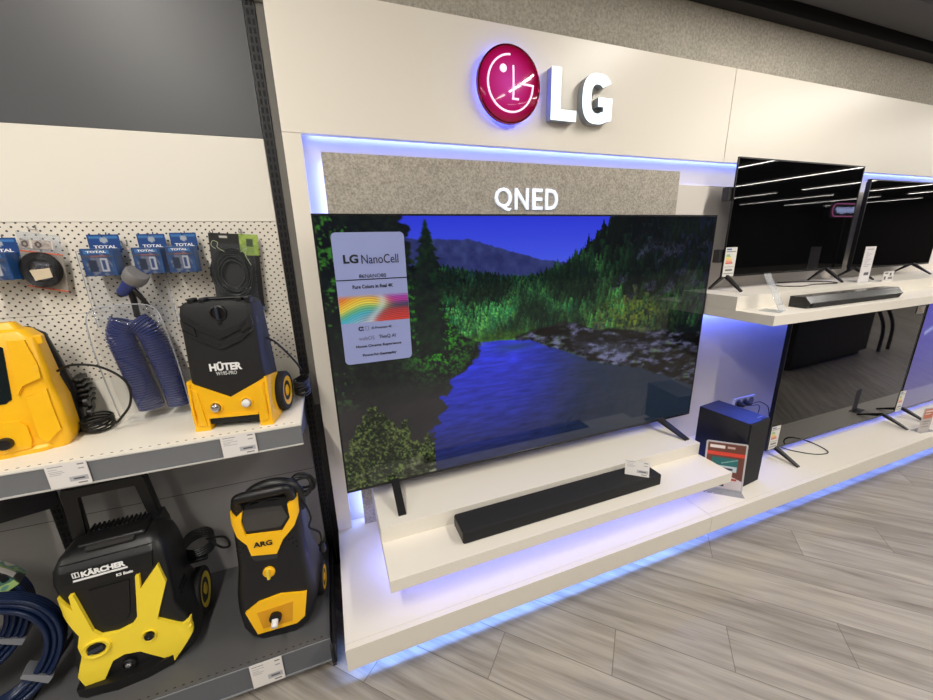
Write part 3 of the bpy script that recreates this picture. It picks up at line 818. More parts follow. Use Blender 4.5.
def price_tag(name, label, loc, w, h, rz=0, rx=0, extra=None, cat='price tag', group=None):
    t = thing(name, label, cat, loc, rot=(R(rx), 0, R(rz)), group=group)
    it = []
    rr = random.Random(int(abs(loc[0]) * 1000))
    def line(u0, u1, v, hh, c=(120, 120, 125)): it.append((u0, v, u1, v + hh, c))
    line(.06, .42, .07, .035, (70, 70, 75)); line(.78, .94, .07, .05, (90, 90, 95))
    for k in range(4): line(.06, .06 + rr.uniform(.2, .42), .20 + .075 * k, .025, (165, 163, 165))
    line(.78, .93, .27, .03, (150, 150, 150))
    line(.50, .95, .60, .20, (178, 178, 184)); line(.60, .88, .66, .08, (80, 80, 86)); line(.68, .90, .87, .05, (90, 90, 92))
    c = obj('card_sheet', bx((0, 0.0, -h), (w, 0.0012, 0.0)), mat('white_card', (226, 222, 218), 0.5, var=0.02), t)
    picture('print', w - .002, h - .002, 60, 44, rects((228, 224, 221), it), CARD, t, (0.001, -0.0004, -0.001))
    return t

SUB = thing('subwoofer', 'tall black box subwoofer standing on the platform between the televisions', 'subwoofer', (1.990, -0.500, ZP), rz=6)
NAVY = mat('black_vinyl_wrap', (17, 19, 30), 0.33, var=0.06, scale=12)
obj('cabinet', bx((-0.087, -0.128, 0), (0.087, 0.135, 0.374), 0.002), NAVY, SUB)
obj('front_grille', bx((-0.085, -0.134, 0.003), (0.085, -0.1282, 0.371), 0.002), GRILLE, SUB)
obj('badge', bx((0.02, -0.105, 0.374), (0.075, -0.100, 0.3748)), mat('grey_print2', (120, 130, 170), 0.4), SUB)

# acrylic stand with red brochure in front of subwoofer
t = thing('brochure_stand', 'clear acrylic stand with a red and teal flyer leaning before the subwoofer', 'stand', (1.757, -0.548, ZP), rz=-41)
def flyer(U, V):
    f = rects((112, 66, 56), [(.06, .05, .46, .12, (235, 225, 222)), (.52, .06, .72, .10, (200, 170, 165)), (.0, .19, 1, .27, (222, 72, 56)), (.14, .32, .84, .58, (44, 110, 112)), (.28, .50, .82, .62, (196, 210, 214)), (.36, .54, .72, .58, (60, 62, 80))])
    A = f(U, V)
    cu = (V > .70 + .35 * np.abs(U - .55) ** 1.5); A[cu] = (218, 208, 204)
    A[(V > .76) & (V < .81) & (U > .52) & (U < .86)] = (190, 60, 50)
    A[(V > .90) & (V < .965) & (U > .06) & (U < .55)] = (30, 34, 30)
    dg = (np.abs(V - (.47 - .25 * (U - .3))) < .008) & (U > .4) & (U < .82) & (V < .5); A[dg] = (150, 190, 185)
    return A
tl = R(-7)
b = NB(); box(b, (0, 0, 0), (0.185, 0.003, 0.262), 0.001)
o = obj('clear_back', b, CLEAR2, t); o.rotation_euler = (tl, 0, 0); o.location = (0, 0, 0.004)
b = NB(); prism(b, [(p[0], p[1]) for p in rrect(0.0, 0.185, 0.0, 0.262, 0.01)] , XZ, -0.0012, -0.0004)
o = obj('flyer_border', b, mat('grey_white_card', (190, 188, 190), 0.4), t); o.rotation_euler = (tl, 0, 0); o.location = (0, 0, 0.004)
o = picture('flyer_print', 0.169, 0.246, 60, 90, flyer, CARD, t, (0.008, -0.0016 + 0.254 * math.sin(-tl), 0.004 + 0.254 * math.cos(tl)), (tl, 0, 0))
obj('clear_foot', bx((0, -0.05, 0), (0.185, 0.004, 0.003), 0.001), CLEAR2, t)

price_tag('price_tag', 'small white price tag leaning on the long soundbar below the large television', (1.225, -0.535, 0.512), 0.105, 0.070, rz=-40, rx=-20).location = (1.228, -0.535, 0.508)

# energy labels on the switched-off televisions
def energy(U, V):
    it = [(.08, .04, .5, .09, (60, 90, 160)), (.08, .13, .9, .16, (130, 130, 130))]
    cols = [(60, 150, 70), (130, 180, 60), (230, 210, 50), (238, 170, 50), (230, 120, 50), (205, 60, 50)]
    for k, c in enumerate(cols): it.append((.12, .24 + .055 * k, .40 + .07 * k, .275 + .055 * k, c))
    it += [(.1, .66, .9, .68, (130, 130, 130)), (.2, .74, .8, .80, (110, 110, 115)), (.1, .88, .9, .90, (140, 140, 140))]
    return rects((216, 214, 208), it)(U, V)
def elabel(x, y, z, w, h, label):
    t = thing('energy_label', label, 'label', (x, y, z))
    obj('card_sheet', bx((0, 0, 0), (w, 0.001, h)), mat('white_card', (226, 222, 218), 0.5), t)
    picture('print', w, h, 30, 60, energy, CARD, t, (0, -0.0004, h))
    return t
elabel(2.063, -0.2615, 1.298, 0.088, 0.158, 'white energy label with coloured bars on the upper television beside the felt panel')
elabel(2.347, -0.5015, 0.281, 0.078, 0.148, 'white energy label on the lower television corner nearest the subwoofer')
elabel(3.706, -0.5015, 0.275, 0.074, 0.155, 'white energy label where the two lower televisions meet')
elabel(3.600, -0.5015, 0.995, 0.088, 0.05, 'small white sticker at the top corner of the lower television').name = 'corner_sticker'

# clear L-shaped price holder on upper shelf
t = thing('price_holder', 'empty clear acrylic price holder beside the upper soundbar', 'price holder', (2.055, -0.60, 1.152), rz=16)
obj('clear_foot', bx((-0.04, 0.0, 0), (0.05, 0.085, 0.003), 0.001), CLEAR2, t)
b = bx((-0.04, 0.0, 0), (0.05, 0.003, 0.20), 0.001)
o = obj('clear_back', b, CLEAR2, t); o.rotation_euler = (R(-27), 0, 0); o.location = (0, 0.0, 0.003)
tt = thing('price_card_stand', 'upright white price card between the two upper televisions', 'price card', (3.07, -0.40, 1.2205))
obj('card_sheet', bx((0, 0, 0), (0.11, 0.0015, 0.215)), mat('white_card', (226, 222, 218), 0.5), tt)
picture('print', 0.106, 0.211, 30, 60, rects((226, 222, 224), [(.2, .06, .8, .08, (120, 120, 120))] + [(.15, .14 + .05 * k, .15 + .5 * ((k * 37) % 10) / 10 + .2, .155 + .05 * k, (175, 172, 180)) for k in range(9)] + [(.4, .72, .85, .80, (90, 88, 96))]), CARD, tt, (0.002, -0.0005, 0.213))
obj('clear_foot', bx((0, -0.02, 0), (0.12, 0.05, 0.003)), CLEAR2, tt)
t = thing('price_tag_stand', 'small folded white price tag behind the far end of the upper soundbar', 'price tag', (3.24, -0.44, 1.2205))
obj('card_sheet', bx((0, 0, 0), (0.115, 0.0015, 0.06)), mat('white_card', (226, 222, 218), 0.5), t)
picture('print', 0.111, 0.056, 40, 20, rects((224, 220, 218), [(.08, .1, .4, .2, (90, 90, 90)), (.08, .5, .25, .85, (60, 60, 60)), (.6, .15, .75, .4, (60, 60, 60)), (.5, .6, .9, .8, (120, 120, 120))]), CARD, t, (0.002, -0.0005, 0.058))
obj('clear_foot', bx((0, 0.0015, 0), (0.115, 0.04, 0.002)), CLEAR2, t)
t = thing('price_card_stand', 'orange and white price card standing before the lit blue television', 'price card', (3.58, -0.675, ZP), rz=-8)
obj('card_sheet', bx((0, 0, 0), (0.10, 0.002, 0.175)), mat('white_card', (226, 222, 218), 0.5), t)
picture('print', 0.098, 0.172, 30, 50, rects((196, 188, 186), [(.1, .06, .9, .45, (206, 122, 96)), (.2, .12, .8, .16, (235, 225, 220)), (.2, .24, .7, .27, (235, 225, 220)), (.15, .55, .8, .58, (130, 126, 130)), (.15, .66, .7, .69, (150, 146, 150)), (.15, .78, .8, .81, (150, 146, 150))]), CARD, t, (0.001, -0.0006, 0.174))
obj('clear_foot', bx((0, -0.015, 0), (0.13, 0.04, 0.003)), CLEAR2, t)

# wall outlet with plugs and their cables
t = thing('wall_socket', 'white triple wall socket with two black plugs behind the subwoofer', 'socket', (2.645, -0.128, 0.395))
obj('face_plate', bx((-0.105, -0.012, -0.040), (0.105, 0, 0.040), 0.004), WHITEP, t)
for k, x in enumerate((-0.066, 0.0, 0.066)):
    obj('socket_well', lathe(NB(), [(0.0, -0.0125), (0.024, -0.0125), (0.026, -0.0145), (0.029, -0.0125), (0.029, -0.011)], origin=(x, 0, 0), seg=24), mat('grey_socket', (120, 122, 135), 0.5), t)
for k, x in enumerate((-0.066, 0.0)):
    pl = thing('power_plug', ('black plug in the first hole of the triple wall socket', 'black plug in the middle hole of the triple wall socket')[k], 'plug', (2.645 + x, -0.1425, 0.395))
    obj('plug_body', lathe(NB(), [(0.0, 0.0), (0.018, 0.0), (0.018, -0.02), (0.009, -0.042), (0.0, -0.045)], seg=16), BLACKP, pl, smooth=40)
    ex = 0.26 + 0.1 * k
    obj('cable', tube(NB(), [(0, -0.04, 0), (0.03, -0.065 + 0.02 * k, 0.008), (0.10, -0.07 + 0.03 * k, 0.0), (0.15 + 0.06 * k, -0.05 + 0.02 * k, -0.06), (0.15 + 0.1 * k, -0.03, -0.155)], 0.0028, 6, sm=6), CABLE, pl)
# loose cables
cb_ = obj('power_cable', tube(NB(), [(2.78, -0.40, 0.2252), (2.80, -0.50, 0.2252), (2.76, -0.60, 0.2252), (2.66, -0.585, 0.2252), (2.58, -0.50, 0.2252), (2.56, -0.42, 0.2252)], 0.003, 6, sm=8), CABLE)
tag(cb_, 'thin black cable looping on the platform below the lower television', 'cable')
cb_ = obj('power_cable', tube(NB(), [(2.60, -0.17, 1.2238), (2.52, -0.28, 1.2238), (2.60, -0.36, 1.2238), (2.76, -0.34, 1.2238), (2.92, -0.37, 1.2238), (2.98, -0.30, 1.2238), (2.88, -0.22, 1.2238), (2.7, -0.17, 1.2238)], 0.003, 6, sm=8), CABLE)
tag(cb_, 'thin dark cable lying on the upper shelf under the reflecting television', 'cable')

# =================================================================== SHELVING UNIT
PEG = peg_material()
XU = -0.133; BW = 0.905
SU = thing('shelving_unit', 'grey and cream steel shelving unit with pegboard beside the television wall', 'shelving unit', (0, 0, 0))
def upright(x):
    u = obj('upright', bx((x - 0.017, -0.104, 0.0), (x + 0.017, -0.0955, 2.46), 0.001), BLACKSTEEL, SU)
    b = NB(); z = 0.03
    while z < 2.44:
        for s in (-1, 1):
            box(b, (x + s * 0.0068 - 0.0034, -0.1052, z), (x + s * 0.0068 + 0.0034, -0.1038, z + 0.017))
        z += 0.0262
    obj('slots', b, SLOT, u)
    return u
for x in (XU, XU - BW, XU - 2 * BW): upright(x)
obj('end_post', bx((XU + 0.0185, -0.100, 0.85), (-0.0885, -0.0958, 2.46)), mat('grey_post', (112, 109, 103), 0.5), SU)
obj('end_post', bx((XU + 0.0185, -0.100, 0.0), (-0.0885, -0.0958, 0.849)), BLACKSTEEL, SU)
for k in range(2):
    x1 = XU - k * BW - 0.0185; x0 = XU - (k + 1) * BW + 0.0185
    obj('header_panel', bx((x0, -0.104, 1.887), (x1, -0.0958, 2.46), 0.001), mat('charcoal_panel', (78, 79, 82), 0.42, var=0.02, scale=3), SU)
    obj('plain_back_panel', bx((x0, -0.104, 1.607), (x1, -0.0958, 1.8862), 0.001), CREAM, SU)
    obj('pegboard', bx((x0, -0.104, 1.312), (x1, -0.0958, 1.606), 0.001), PEG, SU)
    obj('pegboard', bx((x0, -0.104, 1.075), (x1, -0.0958, 1.311), 0.001), PEG, SU)
    obj('plain_back_panel', bx((x0, -0.104, 0.80), (x1, -0.0958, 1.074), 0.001), CREAM, SU)
    obj('lower_back_panel', bx((x0, -0.1025, 0.0), (x1, -0.0958, 0.7995), 0.001), mat('warm_grey_panel', (150, 147, 143), 0.5, var=0.02), SU)
    obj('lower_back_panel', bx((x0, -0.103, 0.55), (x1, -0.1023, 0.552)), GREYP, SU)
    # shelves
    sh = thing('shelf_board', ('cream upper shelf with grey front rail carrying the two standing pressure washers', 'cream upper shelf of the neighbouring bay at the edge')[k], 'shelf', (0, 0, 0))
    SH1 = sh
    obj('board', bx((x0 - 0.010, -0.45, 0.912), (x1 + 0.010, -0.1055, 0.93), 0.001), CREAM, sh)
    b = bx((x0 - 0.010, -0.4515, 0.852), (x1 + 0.010, -0.4505, 0.922)); obj('price_rail', b, GREYSTEEL, sh)
    b = bx((x0 - 0.010, -0.456, 0.8495), (x1 + 0.010, -0.4502, 0.8535)); box(b, (x0 - 0.010, -0.4535, 0.920), (x1 + 0.010, -0.4502, 0.923)); obj('rail_lip', b, EDGE, sh)
    b = NB(); x = x0
    while x < x1: box(b, (x, -0.441, 0.9302), (x + 0.007, -0.438, 0.9306)); x += 0.0235
    obj('perforation', b, SLOT, sh)
    sh = thing('shelf_board', ('dark grey bottom shelf carrying the pressure washer with tall handle', 'dark grey bottom shelf of the neighbouring bay under the hose coil')[k], 'shelf', (0, 0, 0))
    obj('board', bx((x0 - 0.010, -0.60, 0.118), (x1 + 0.010, -0.1055, 0.143), 0.001), mat('grey_shelf_steel', (80, 80, 81), 0.45, var=0.03), sh)
    b = bx((x0 - 0.010, -0.6015, 0.04), (x1 + 0.010, -0.6005, 0.136)); obj('price_rail', b, mat('slate_rail', (92, 95, 101), 0.42, var=0.02), sh)
    b = bx((x0 - 0.010, -0.606, 0.036), (x1 + 0.010, -0.6002, 0.0405)); box(b, (x0 - 0.010, -0.6035, 0.1355), (x1 + 0.010, -0.6002, 0.1385)); obj('rail_lip', b, mat('slate_edge', (128, 130, 134), 0.35), sh)
    b = NB(); x = x0
    while x < x1: box(b, (x, -0.591, 0.1432), (x + 0.007, -0.588, 0.1436)); x += 0.0235
    obj('perforation', b, SLOT, sh)
    # brackets under the upper shelf, dark liners
    for xs in (x0 - 0.006, x1 + 0.004):
        obj('bracket', prism(NB(), [(-0.106, 0.90), (-0.106, 0.62), (-0.125, 0.618), (-0.44, 0.76), (-0.44, 0.82), (-0.16, 0.74), (-0.16, 0.90)] if xs < x0 and k == 0 else [(-0.106, 0.90), (-0.106, 0.80), (-0.13, 0.79), (-0.43, 0.868), (-0.44, 0.90)], YZ, xs, xs + 0.002), mat('slate_bracket', (62, 62, 64), 0.5), SH1)
    for xs in (x0 - 0.008, x1 + 0.006):
        obj('base_leg', prism(NB(), [(-0.105, 0.0), (-0.60, 0.0), (-0.612, 0.03), (-0.612, 0.10), (-0.60, 0.115), (-0.105, 0.115)], YZ, xs, xs + 0.012), BLACKSTEEL, sh)
obj('end_panel_trim', bx((-0.1385, -0.612, 0.03), (-0.128, -0.10, 0.118), 0.002), BLACKSTEEL, SU)

price_tag('price_tag', 'white price tag on the upper rail below the large yellow pressure washer', (-0.812, -0.4575, 0.929), 0.094, 0.076)
price_tag('price_tag', 'white price tag on the upper rail below the black and yellow pressure washer', (-0.381, -0.4575, 0.929), 0.100, 0.077)
price_tag('price_tag', 'white price tag on the bottom rail below the ARG pressure washer', (-0.402, -0.6075, 0.142), 0.100, 0.102)

# =================================================================== PEGBOARD GOODS
def hook(x, z, ylen, label, group):
    b = NB(); tube(b, [(0, 0.0, 0), (0, -ylen, 0.0), (0, -ylen - 0.006, 0.008)], 0.0018, 6)
    tube(b, [(0, 0.0, 0.014), (0, -0.003, 0.014), (0, -0.003, 0)], 0.0018, 6)
    o = obj('peg_hook', b, SILV); o.location = (x, -0.1045, z)
    return tag(o, label, 'hook', group)
HG = 'steel hooks on the pegboard'

BLU = mat('blue_card', (26, 74, 140), 0.4, var=0.06)
def total_pack(x0, w, z1, z0, y, label):
    t = thing('boxed_tool_pack', label, 'packaged tool', (x0, y, z0), group='blue tool packs hanging on the pegboard')
    h = z1 - z0
    def hdr(U, V):
        A = rects((24, 66, 128), [(.05, .1, .95, .2, (60, 120, 180))])(U, V)
        k = ((U - .5) / .12) ** 2 + ((V - .30) / .16) ** 2 < 1; A[k] = (170, 178, 186)
        return A
    c = obj('header_card', bx((0.0, 0.018, h * 0.55), (w, 0.0195, h), 0.0004), BLU, t)
    picture('print', w, h * .45, 30, 16, hdr, CARD, c, (0, 0.0175, h))
    text('lettering', 'TOTAL', WTXT, c, (w * .5, 0.0172, h * .70), w=w * .72, h=h * .075, bold=0.03)
    bxo = obj('box', bx((-0.004, -0.040, 0), (w * .96, 0.018, h * .66), 0.003), mat('blue_box', (36, 82, 142), 0.35, var=0.2, scale=70), t)
    def front(U, V):
        n = fbm(U * 9, V * 9, 3, 3)
        A = np.stack([22 + 40 * n, 44 + 50 * n, 84 + 60 * n], -1)
        k2 = (np.abs(U - .5) + np.abs(V - .62) * .5 < .42) & (n > .5); A[k2] = (98, 104, 124)
        A[(V > .06) & (V < .17) & (U > .08) & (U < .9)] = (60, 110, 170)
        A[(V > .24) & (V < .33)] = (70, 70, 84)
        k = (np.abs(U - .30) < .13) & (V > .40) & (V < .86); A[k] = (34, 44, 66)
        k = (np.abs(U - .66) < .12) & (V > .34) & (V < .84); A[k] = (168, 172, 182)
        k = (np.abs(U - .66) < .05) & (V > .42) & (V < .78); A[k] = (44, 64, 110)
        k = (V > .26) & (V < .30) & (U > .3) & (U < .8); A[k] = (150, 90, 90)
        return A
    picture('print', w * .96, h * .64, 26, 30, front, CARD, bxo, (-0.002, -0.0405, h * .65))
    text('lettering', 'TOTAL', WTXT, bxo, (w * .46, -0.0412, h * .58), w=w * .6, h=h * .05, bold=0.03)
    return t
total_pack(-0.970, 0.085, 1.560, 1.435, -0.150, 'blue boxed tool pack at the edge, cut off, before the coiled black hose pack')
total_pack(-0.712, 0.084, 1.566, 1.436, -0.150, 'blue boxed tool pack directly above the blister with the blue spiral hose')
total_pack(-0.580, 0.078, 1.566, 1.437, -0.150, 'blue boxed tool pack behind the spray gun head')
total_pack(-0.488, 0.078, 1.569, 1.437, -0.150, 'blue boxed tool pack beside the black and green hose card')
for x, z, s in ((-0.928, 1.553, 'blue pack at the edge'), (-0.67, 1.559, 'blue pack above the spiral hose'), (-0.541, 1.559, 'blue pack behind the spray gun'), (-0.449, 1.562, 'blue pack beside the green card'), (-0.842, 1.583, 'coiled black hose pack'), (-0.364, 1.566, 'black and green hose card'), (-0.274, 1.566, 'green corner of the hose card'), (-0.62, 1.534, 'blue spiral hose pack')):
    hook(x, z, 0.035 if 'green' in s or 'coiled' in s or 'spiral' in s else 0.05, 'thin steel peg hook holding the ' + s, HG)

# coiled black hose in clear pack with orange edges
t = thing('hose_pack', 'clear pack with orange edges holding a small coil of black hose', 'packaged hose', (-0.884, -0.132, 1.395), rot=(0, R(6), 0))
P1 = [(-0.014, 0.185), (0.088, 0.178), (0.088, 0.0), (-0.010, 0.016)]
obj('backing_card', prism(NB(), P1, XZ, 0.0, 0.0012), CLEAR2, t)
obj('grey_lower_card', prism(NB(), [(-0.013, 0.125), (0.088, 0.118), (0.088, 0.006), (-0.010, 0.022)], XZ, -0.001, -0.0002), mat('grey_card', (150, 142, 132), 0.5), t)
b = NB()
prism(b, [(-0.013, 0.128), (0.088, 0.121), (0.088, 0.117), (-0.013, 0.124)], XZ, -0.002, -0.001); prism(b, [(-0.010, 0.020), (0.088, 0.004), (0.088, 0.0), (-0.010, 0.016)], XZ, -0.002, -0.001)
obj('orange_line', b, mat('orange_print', (205, 96, 64), 0.5), t)
def photos(U, V):
    n = fbm(U * 14, V * 7, 3, 8); A = np.stack([120 + 90 * n, 112 + 85 * n, 110 + 80 * n], -1)
    for cu in (.14, .55):
        k = ((U - cu) / .11) ** 2 + ((V - .5) / .38) ** 2 < 1; A[k] = (84, 74, 72)
        k = ((U - cu) / .05) ** 2 + ((V - .5) / .18) ** 2 < 1; A[k] = (160, 150, 146)
    A[(np.abs(U - .33) < .03) | (U > .97)] = (212, 205, 196); return A
picture('product_photos', 0.076, 0.026, 40, 14, photos, CARD, t, (-0.008, -0.002, 0.160))
b = NB()
for k in range(5):
    for j in range(3):
        r = 0.0335 + 0.0032 * k
        tube(b, [(0.036 + r * 0.98 * math.cos(a), -0.006 - 0.006 * j, 0.070 + r * 1.12 * math.sin(a)) for a in np.linspace(0, 2 * PI, 33)[:-1]], 0.0032, 6, closed=True)
obj('hose_coil', b, CABLE, t, smooth=60)
b = NB()
for k in range(9):
    tube(b, [(0.02 + 0.004 * k, -0.012, 0.062 + 0.001 * k), (0.028 + 0.004 * k, -0.018, 0.085), (0.014 + 0.005 * k, -0.01, 0.095)], 0.0016, 5, sm=3)
obj('fittings', b, SILV, t)
obj('sticker', prism(NB(), [(0.014, 0.068), (0.062, 0.078), (0.067, 0.050), (0.024, 0.036)], XZ, -0.0265, -0.0255), mat('cream_sticker', (226, 208, 176), 0.5), t)
obj('clear_dome', loft(NB(), [(0.024, 0.0, 0.074, -0.027, -0.0012, .004), (0.118, -0.002, 0.076, -0.027, -0.0012, .004)]), CLEAR, t)

# black and green hose card
t = thing('hose_pack', 'black card with green corner holding a big dark hose coil', 'packaged hose', (-0.391, -0.128, 1.290), rot=(0, R(3.5), 0))
def bgcard(U, V):
    A = fill(U, (28, 27, 26)); n = fbm(U * 16, V * 26, 3, 4)
    g = (U > .60) & (V < .27); A[g] = np.stack([120 + 60 * n, 150 + 50 * n, 60 + 40 * n], -1)[g]
    k = (U > .74) & (U < .90) & (V > .06) & (V < .16); A[k] = (60, 74, 50)
    A[(U > .20) & (U < .38) & (V > .03) & (V < .055)] = (200, 198, 190)
    A[(V > .94) & (U > .62)] = np.where(((U * 24).astype(int) + (V * 60).astype(int))[(V > .94) & (U > .62)][:, None] % 2 == 0, (70, 110, 150), (25, 40, 55))
    return A
obj('backing_card', bx((0, 0.0, 0), (0.155, 0.0012, 0.279)), BLACKS, t)
picture('print', 0.155, 0.279, 50, 80, bgcard, CARD, t, (0, -0.0004, 0.279))
b = NB(); cx_, cz_ = 0.066, 0.140
for k in range(17):
    r = 0.036 + 0.0019 * k; e = rnd.uniform(1.32, 1.5); ph = rnd.uniform(0, 6); dx, dz = rnd.uniform(-.003, .003), rnd.uniform(-.004, .004); j = rnd.uniform(0, 2.2)
    tube(b, [(cx_ + dx + r * math.cos(a) + .002 * math.sin(3 * a + ph), -0.006 - 0.007 * j + .003 * math.sin(a + ph), cz_ + dz + r * e * math.sin(a) + .002 * math.cos(2 * a + ph)) for a in np.linspace(0, 2 * PI, 41)[:-1]], 0.0026, 6, closed=True)
obj('hose_coil', b, mat('dark_olive_hose', (52, 54, 54), 0.2, var=0.4, scale=12), t, smooth=60)
tb = NB()
tube(tb, [(0.024, -0.03, 0.225), (0.012, -0.03, 0.236), (0.018, -0.03, 0.252), (0.032, -0.03, 0.246), (0.03, -0.03, 0.23), (0.05, -0.03, 0.215)], 0.0012, 5, sm=5)
tube(tb, [(0.10, -0.03, 0.215), (0.12, -0.032, 0.23), (0.115, -0.032, 0.205), (0.13, -0.03, 0.17)], 0.0012, 5, sm=5)
obj('tie_wire', tb, mat('pale_green_wire', (170, 180, 140), 0.4), t)
obj('clear_dome', loft(NB(), [(0.036, 0.004, 0.142, -0.032, -0.0012, .006), (0.244, 0.004, 0.142, -0.032, -0.0012, .006)]), CLEAR, t)

# blue spiral hose with spray gun in its clear pack
t = thing('spiral_hose_pack', 'clear pack standing on the upper shelf with blue spiral hose and spray gun', 'packaged hose', (-0.63, -0.165, 0.93))
HB = mat('navy_hose', (38, 50, 108), 0.25, var=0.25, scale=25, coat=0.3)
def helix(path, rx, ry, turns, rt, seg=18):
    P = smooth_path(path, 10); n = len(P)
    d = np.cumsum([0] + [(P[q + 1] - P[q]).length for q in range(n - 1)]); f2 = np.interp(np.linspace(0, d[-1], 60), d, np.arange(n))
    P = [P[min(int(q), n - 2)].lerp(P[min(int(q), n - 2) + 1], q - min(int(q), n - 2)) for q in f2]; n = len(P); tot = turns * seg; out = []
    for i in range(tot + 1):
        f = i / tot * (n - 1); k = min(int(f), n - 2); c = P[k].lerp(P[k + 1], f - k); T = (P[k + 1] - P[k]).normalized()
        A = Vector((0, 1, 0)); Bv = T.cross(A).normalized(); a = 2 * PI * i / seg
        out.append(c + Bv * rx * math.cos(a) + A * ry * math.sin(a))
    return tube(NB(), out, rt, 5)
obj('hose_coil', helix([(-0.018, 0, 0.03), (-0.03, 0, 0.12), (-0.045, 0, 0.24), (-0.052, 0, 0.30), (-0.03, 0, 0.355)], 0.036, 0.034, 38, 0.0046), HB, t, smooth=60)
obj('hose_coil', helix([(0.068, 0, 0.03), (0.062, 0, 0.12), (0.045, 0, 0.24), (0.03, 0, 0.31), (0.0, 0, 0.35)], 0.034, 0.034, 38, 0.0046), HB, t, smooth=60)
g = obj('spray_gun', tube(NB(), [(-0.012, -0.01, 0.448), (0.012, -0.018, 0.470), (0.040, -0.03, 0.495)], [0.016, 0.020, 0.024], 16, sm=0), mat('blue_gun', (44, 58, 122), 0.4), t, smooth=40)
obj('nozzle_head', tube(NB(), [(0.030, -0.026, 0.485), (0.040, -0.030, 0.496), (0.052, -0.036, 0.510), (0.056, -0.038, 0.514)], [0.030, 0.034, 0.034, 0.030], 24), mat('grey_nozzle', (120, 118, 118), 0.5, bump=0.4, bscale=300), g, smooth=40)
obj('gun_handle', tube(NB(), [(0.012, -0.012, 0.465), (0.014, -0.01, 0.44), (0.012, -0.006, 0.40), (0.008, 0.0, 0.365)], [0.010, 0.010, 0.009, 0.009], 10, sm=3), BLACKP, g, smooth=40)
obj('trigger', tube(NB(), [(0.02, -0.022, 0.468), (0.036, -0.022, 0.44), (0.052, -0.016, 0.40)], [0.006, 0.009, 0.007], 8, sm=3), BLACKP, g, smooth=40)
obj('gun_cap', tube(NB(), [(-0.022, -0.008, 0.440), (-0.010, -0.01, 0.451)], [0.009, 0.017], 14), BLACKP, g, smooth=40)
sh_ = NB(); loft(sh_, [(0.0, -0.088, 0.112, -0.045, 0.045, .03), (0.10, -0.10, 0.112, -0.046, 0.046, .03), (0.30, -0.112, 0.10, -0.046, 0.046, .03), (0.385, -0.112, 0.09, -0.045, 0.046, .03), (0.405, -0.098, 0.076, -0.035, 0.046, .03)])
obj('clear_shell', sh_, CLEAR, t, smooth=50)
RIM = clear_mat('clear_rim', gloss=0.35, haze=0.35)
obj('clear_rim', tube(NB(), [(-.096, -.046, .03), (-.110, -.047, .22), (-.110, -.046, .36), (-.085, -.040, .402), (-.01, -.036, .412), (.066, -.038, .402), (.090, -.045, .35), (.106, -.047, .20), (.112, -.046, .03)], .0022, 6, sm=6), RIM, t, smooth=60)
obj('clear_rim', tube(NB(), [(-.125, .044, .33), (-.125, .044, .585), (.105, .044, .585), (.105, .044, .33)], .0016, 6), RIM, t)
obj('clear_header', bx((-0.125, 0.046, 0.33), (0.105, 0.047, 0.585), 0.0004), CLEAR, t)

# =================================================================== PRESSURE WASHERS
def wheel(parent, x, y, z, r, w, hubm, side=1, rimm=None):
    """wheel with axle along X; outer face towards +X when side=1"""
    o = obj('wheel', lathe(NB(), [(r * .55, 0), (r * .95, 0), (r, w * .12), (r, w * .88), (r * .95, w), (r * .72, w), (r * .70, w * .9), (0, w * .9)], origin=(x, y, z), axis='X', seg=36), RUB, parent, smooth=35)
    h = NB(); lathe(h, [(0, w * 1.02), (r * .22, w * 1.02), (r * .25, w * .93), (r * .55, w * .93), (r * .62, w * 1.01), (r * .74, w * 1.01), (r * .76, w * .9)], origin=(x, y, z), axis='X', seg=36)
    hub = obj('hub', h, hubm, o, smooth=30)
    s = lathe(NB(), [(r * .30, w * .95), (r * .50, w * .95), (r * .50, w * .925), (r * .30, w * .925), (r * .30, w * .95)], origin=(x, y, z), axis='X', seg=36)
    obj('hub_groove', s, BLACKP, hub)
    return o

def recess(parent, name, x, z, y, r, m_ring, m_in, depth=0.006, seg=28, el=1.0):
    b = lathe(NB(), [(r, 0.002), (r, -depth), (r * .92, -depth - .0015), (r * .78, -depth), (r * .74, 0.0)], origin=(0, 0, 0), seg=seg)
    for v in b.verts: v.co.z *= el
    o = obj(name, b, m_ring, parent, smooth=35); o.location = (x, y, z)
    b = lathe(NB(), [(r * .74, -0.0006), (0, -0.0006)], seg=seg)
    for v in b.verts: v.co.z *= el
    obj('dark_well', b, m_in, o)
    return o

# ---- black and yellow washer on the upper shelf
t = thing('pressure_washer', 'black pressure washer with yellow foot on the upper shelf under the hose card', 'pressure washer', (-0.345, -0.408, 0.93), rz=-10)
def body_of(secs): return loft(NB(), secs, 5)
secsH = [(0.02, -.112, .112, .010, .165, .02), (0.10, -.112, .112, .010, .17, .02), (0.17, -.110, .110, .011, .165, .02), (0.30, -.107, .110, .018, .15, .018), (0.385, -.105, .109, .022, .14, .018), (0.410, -.102, .106, .027, .135, .018), (0.421, -.090, .094, .038, .125, .016)]
Bh = body_of(secsH)
bvs = Bh.copy()
cas = obj('body_shell', Bh, BLACKS, t, smooth=32)
obj('base_cover', plate([(-.117, .172), (.002, .110), (.115, .167), (.118, .06), (.119, .0), (.078, .0), (.081, .044), (-.073, .044), (-.074, .0), (-.120, .0), (-.118, .06)], bvs, .008, back=.02, fallback=.01, lean=.03), YEL, t)
bc = t.children[-1]
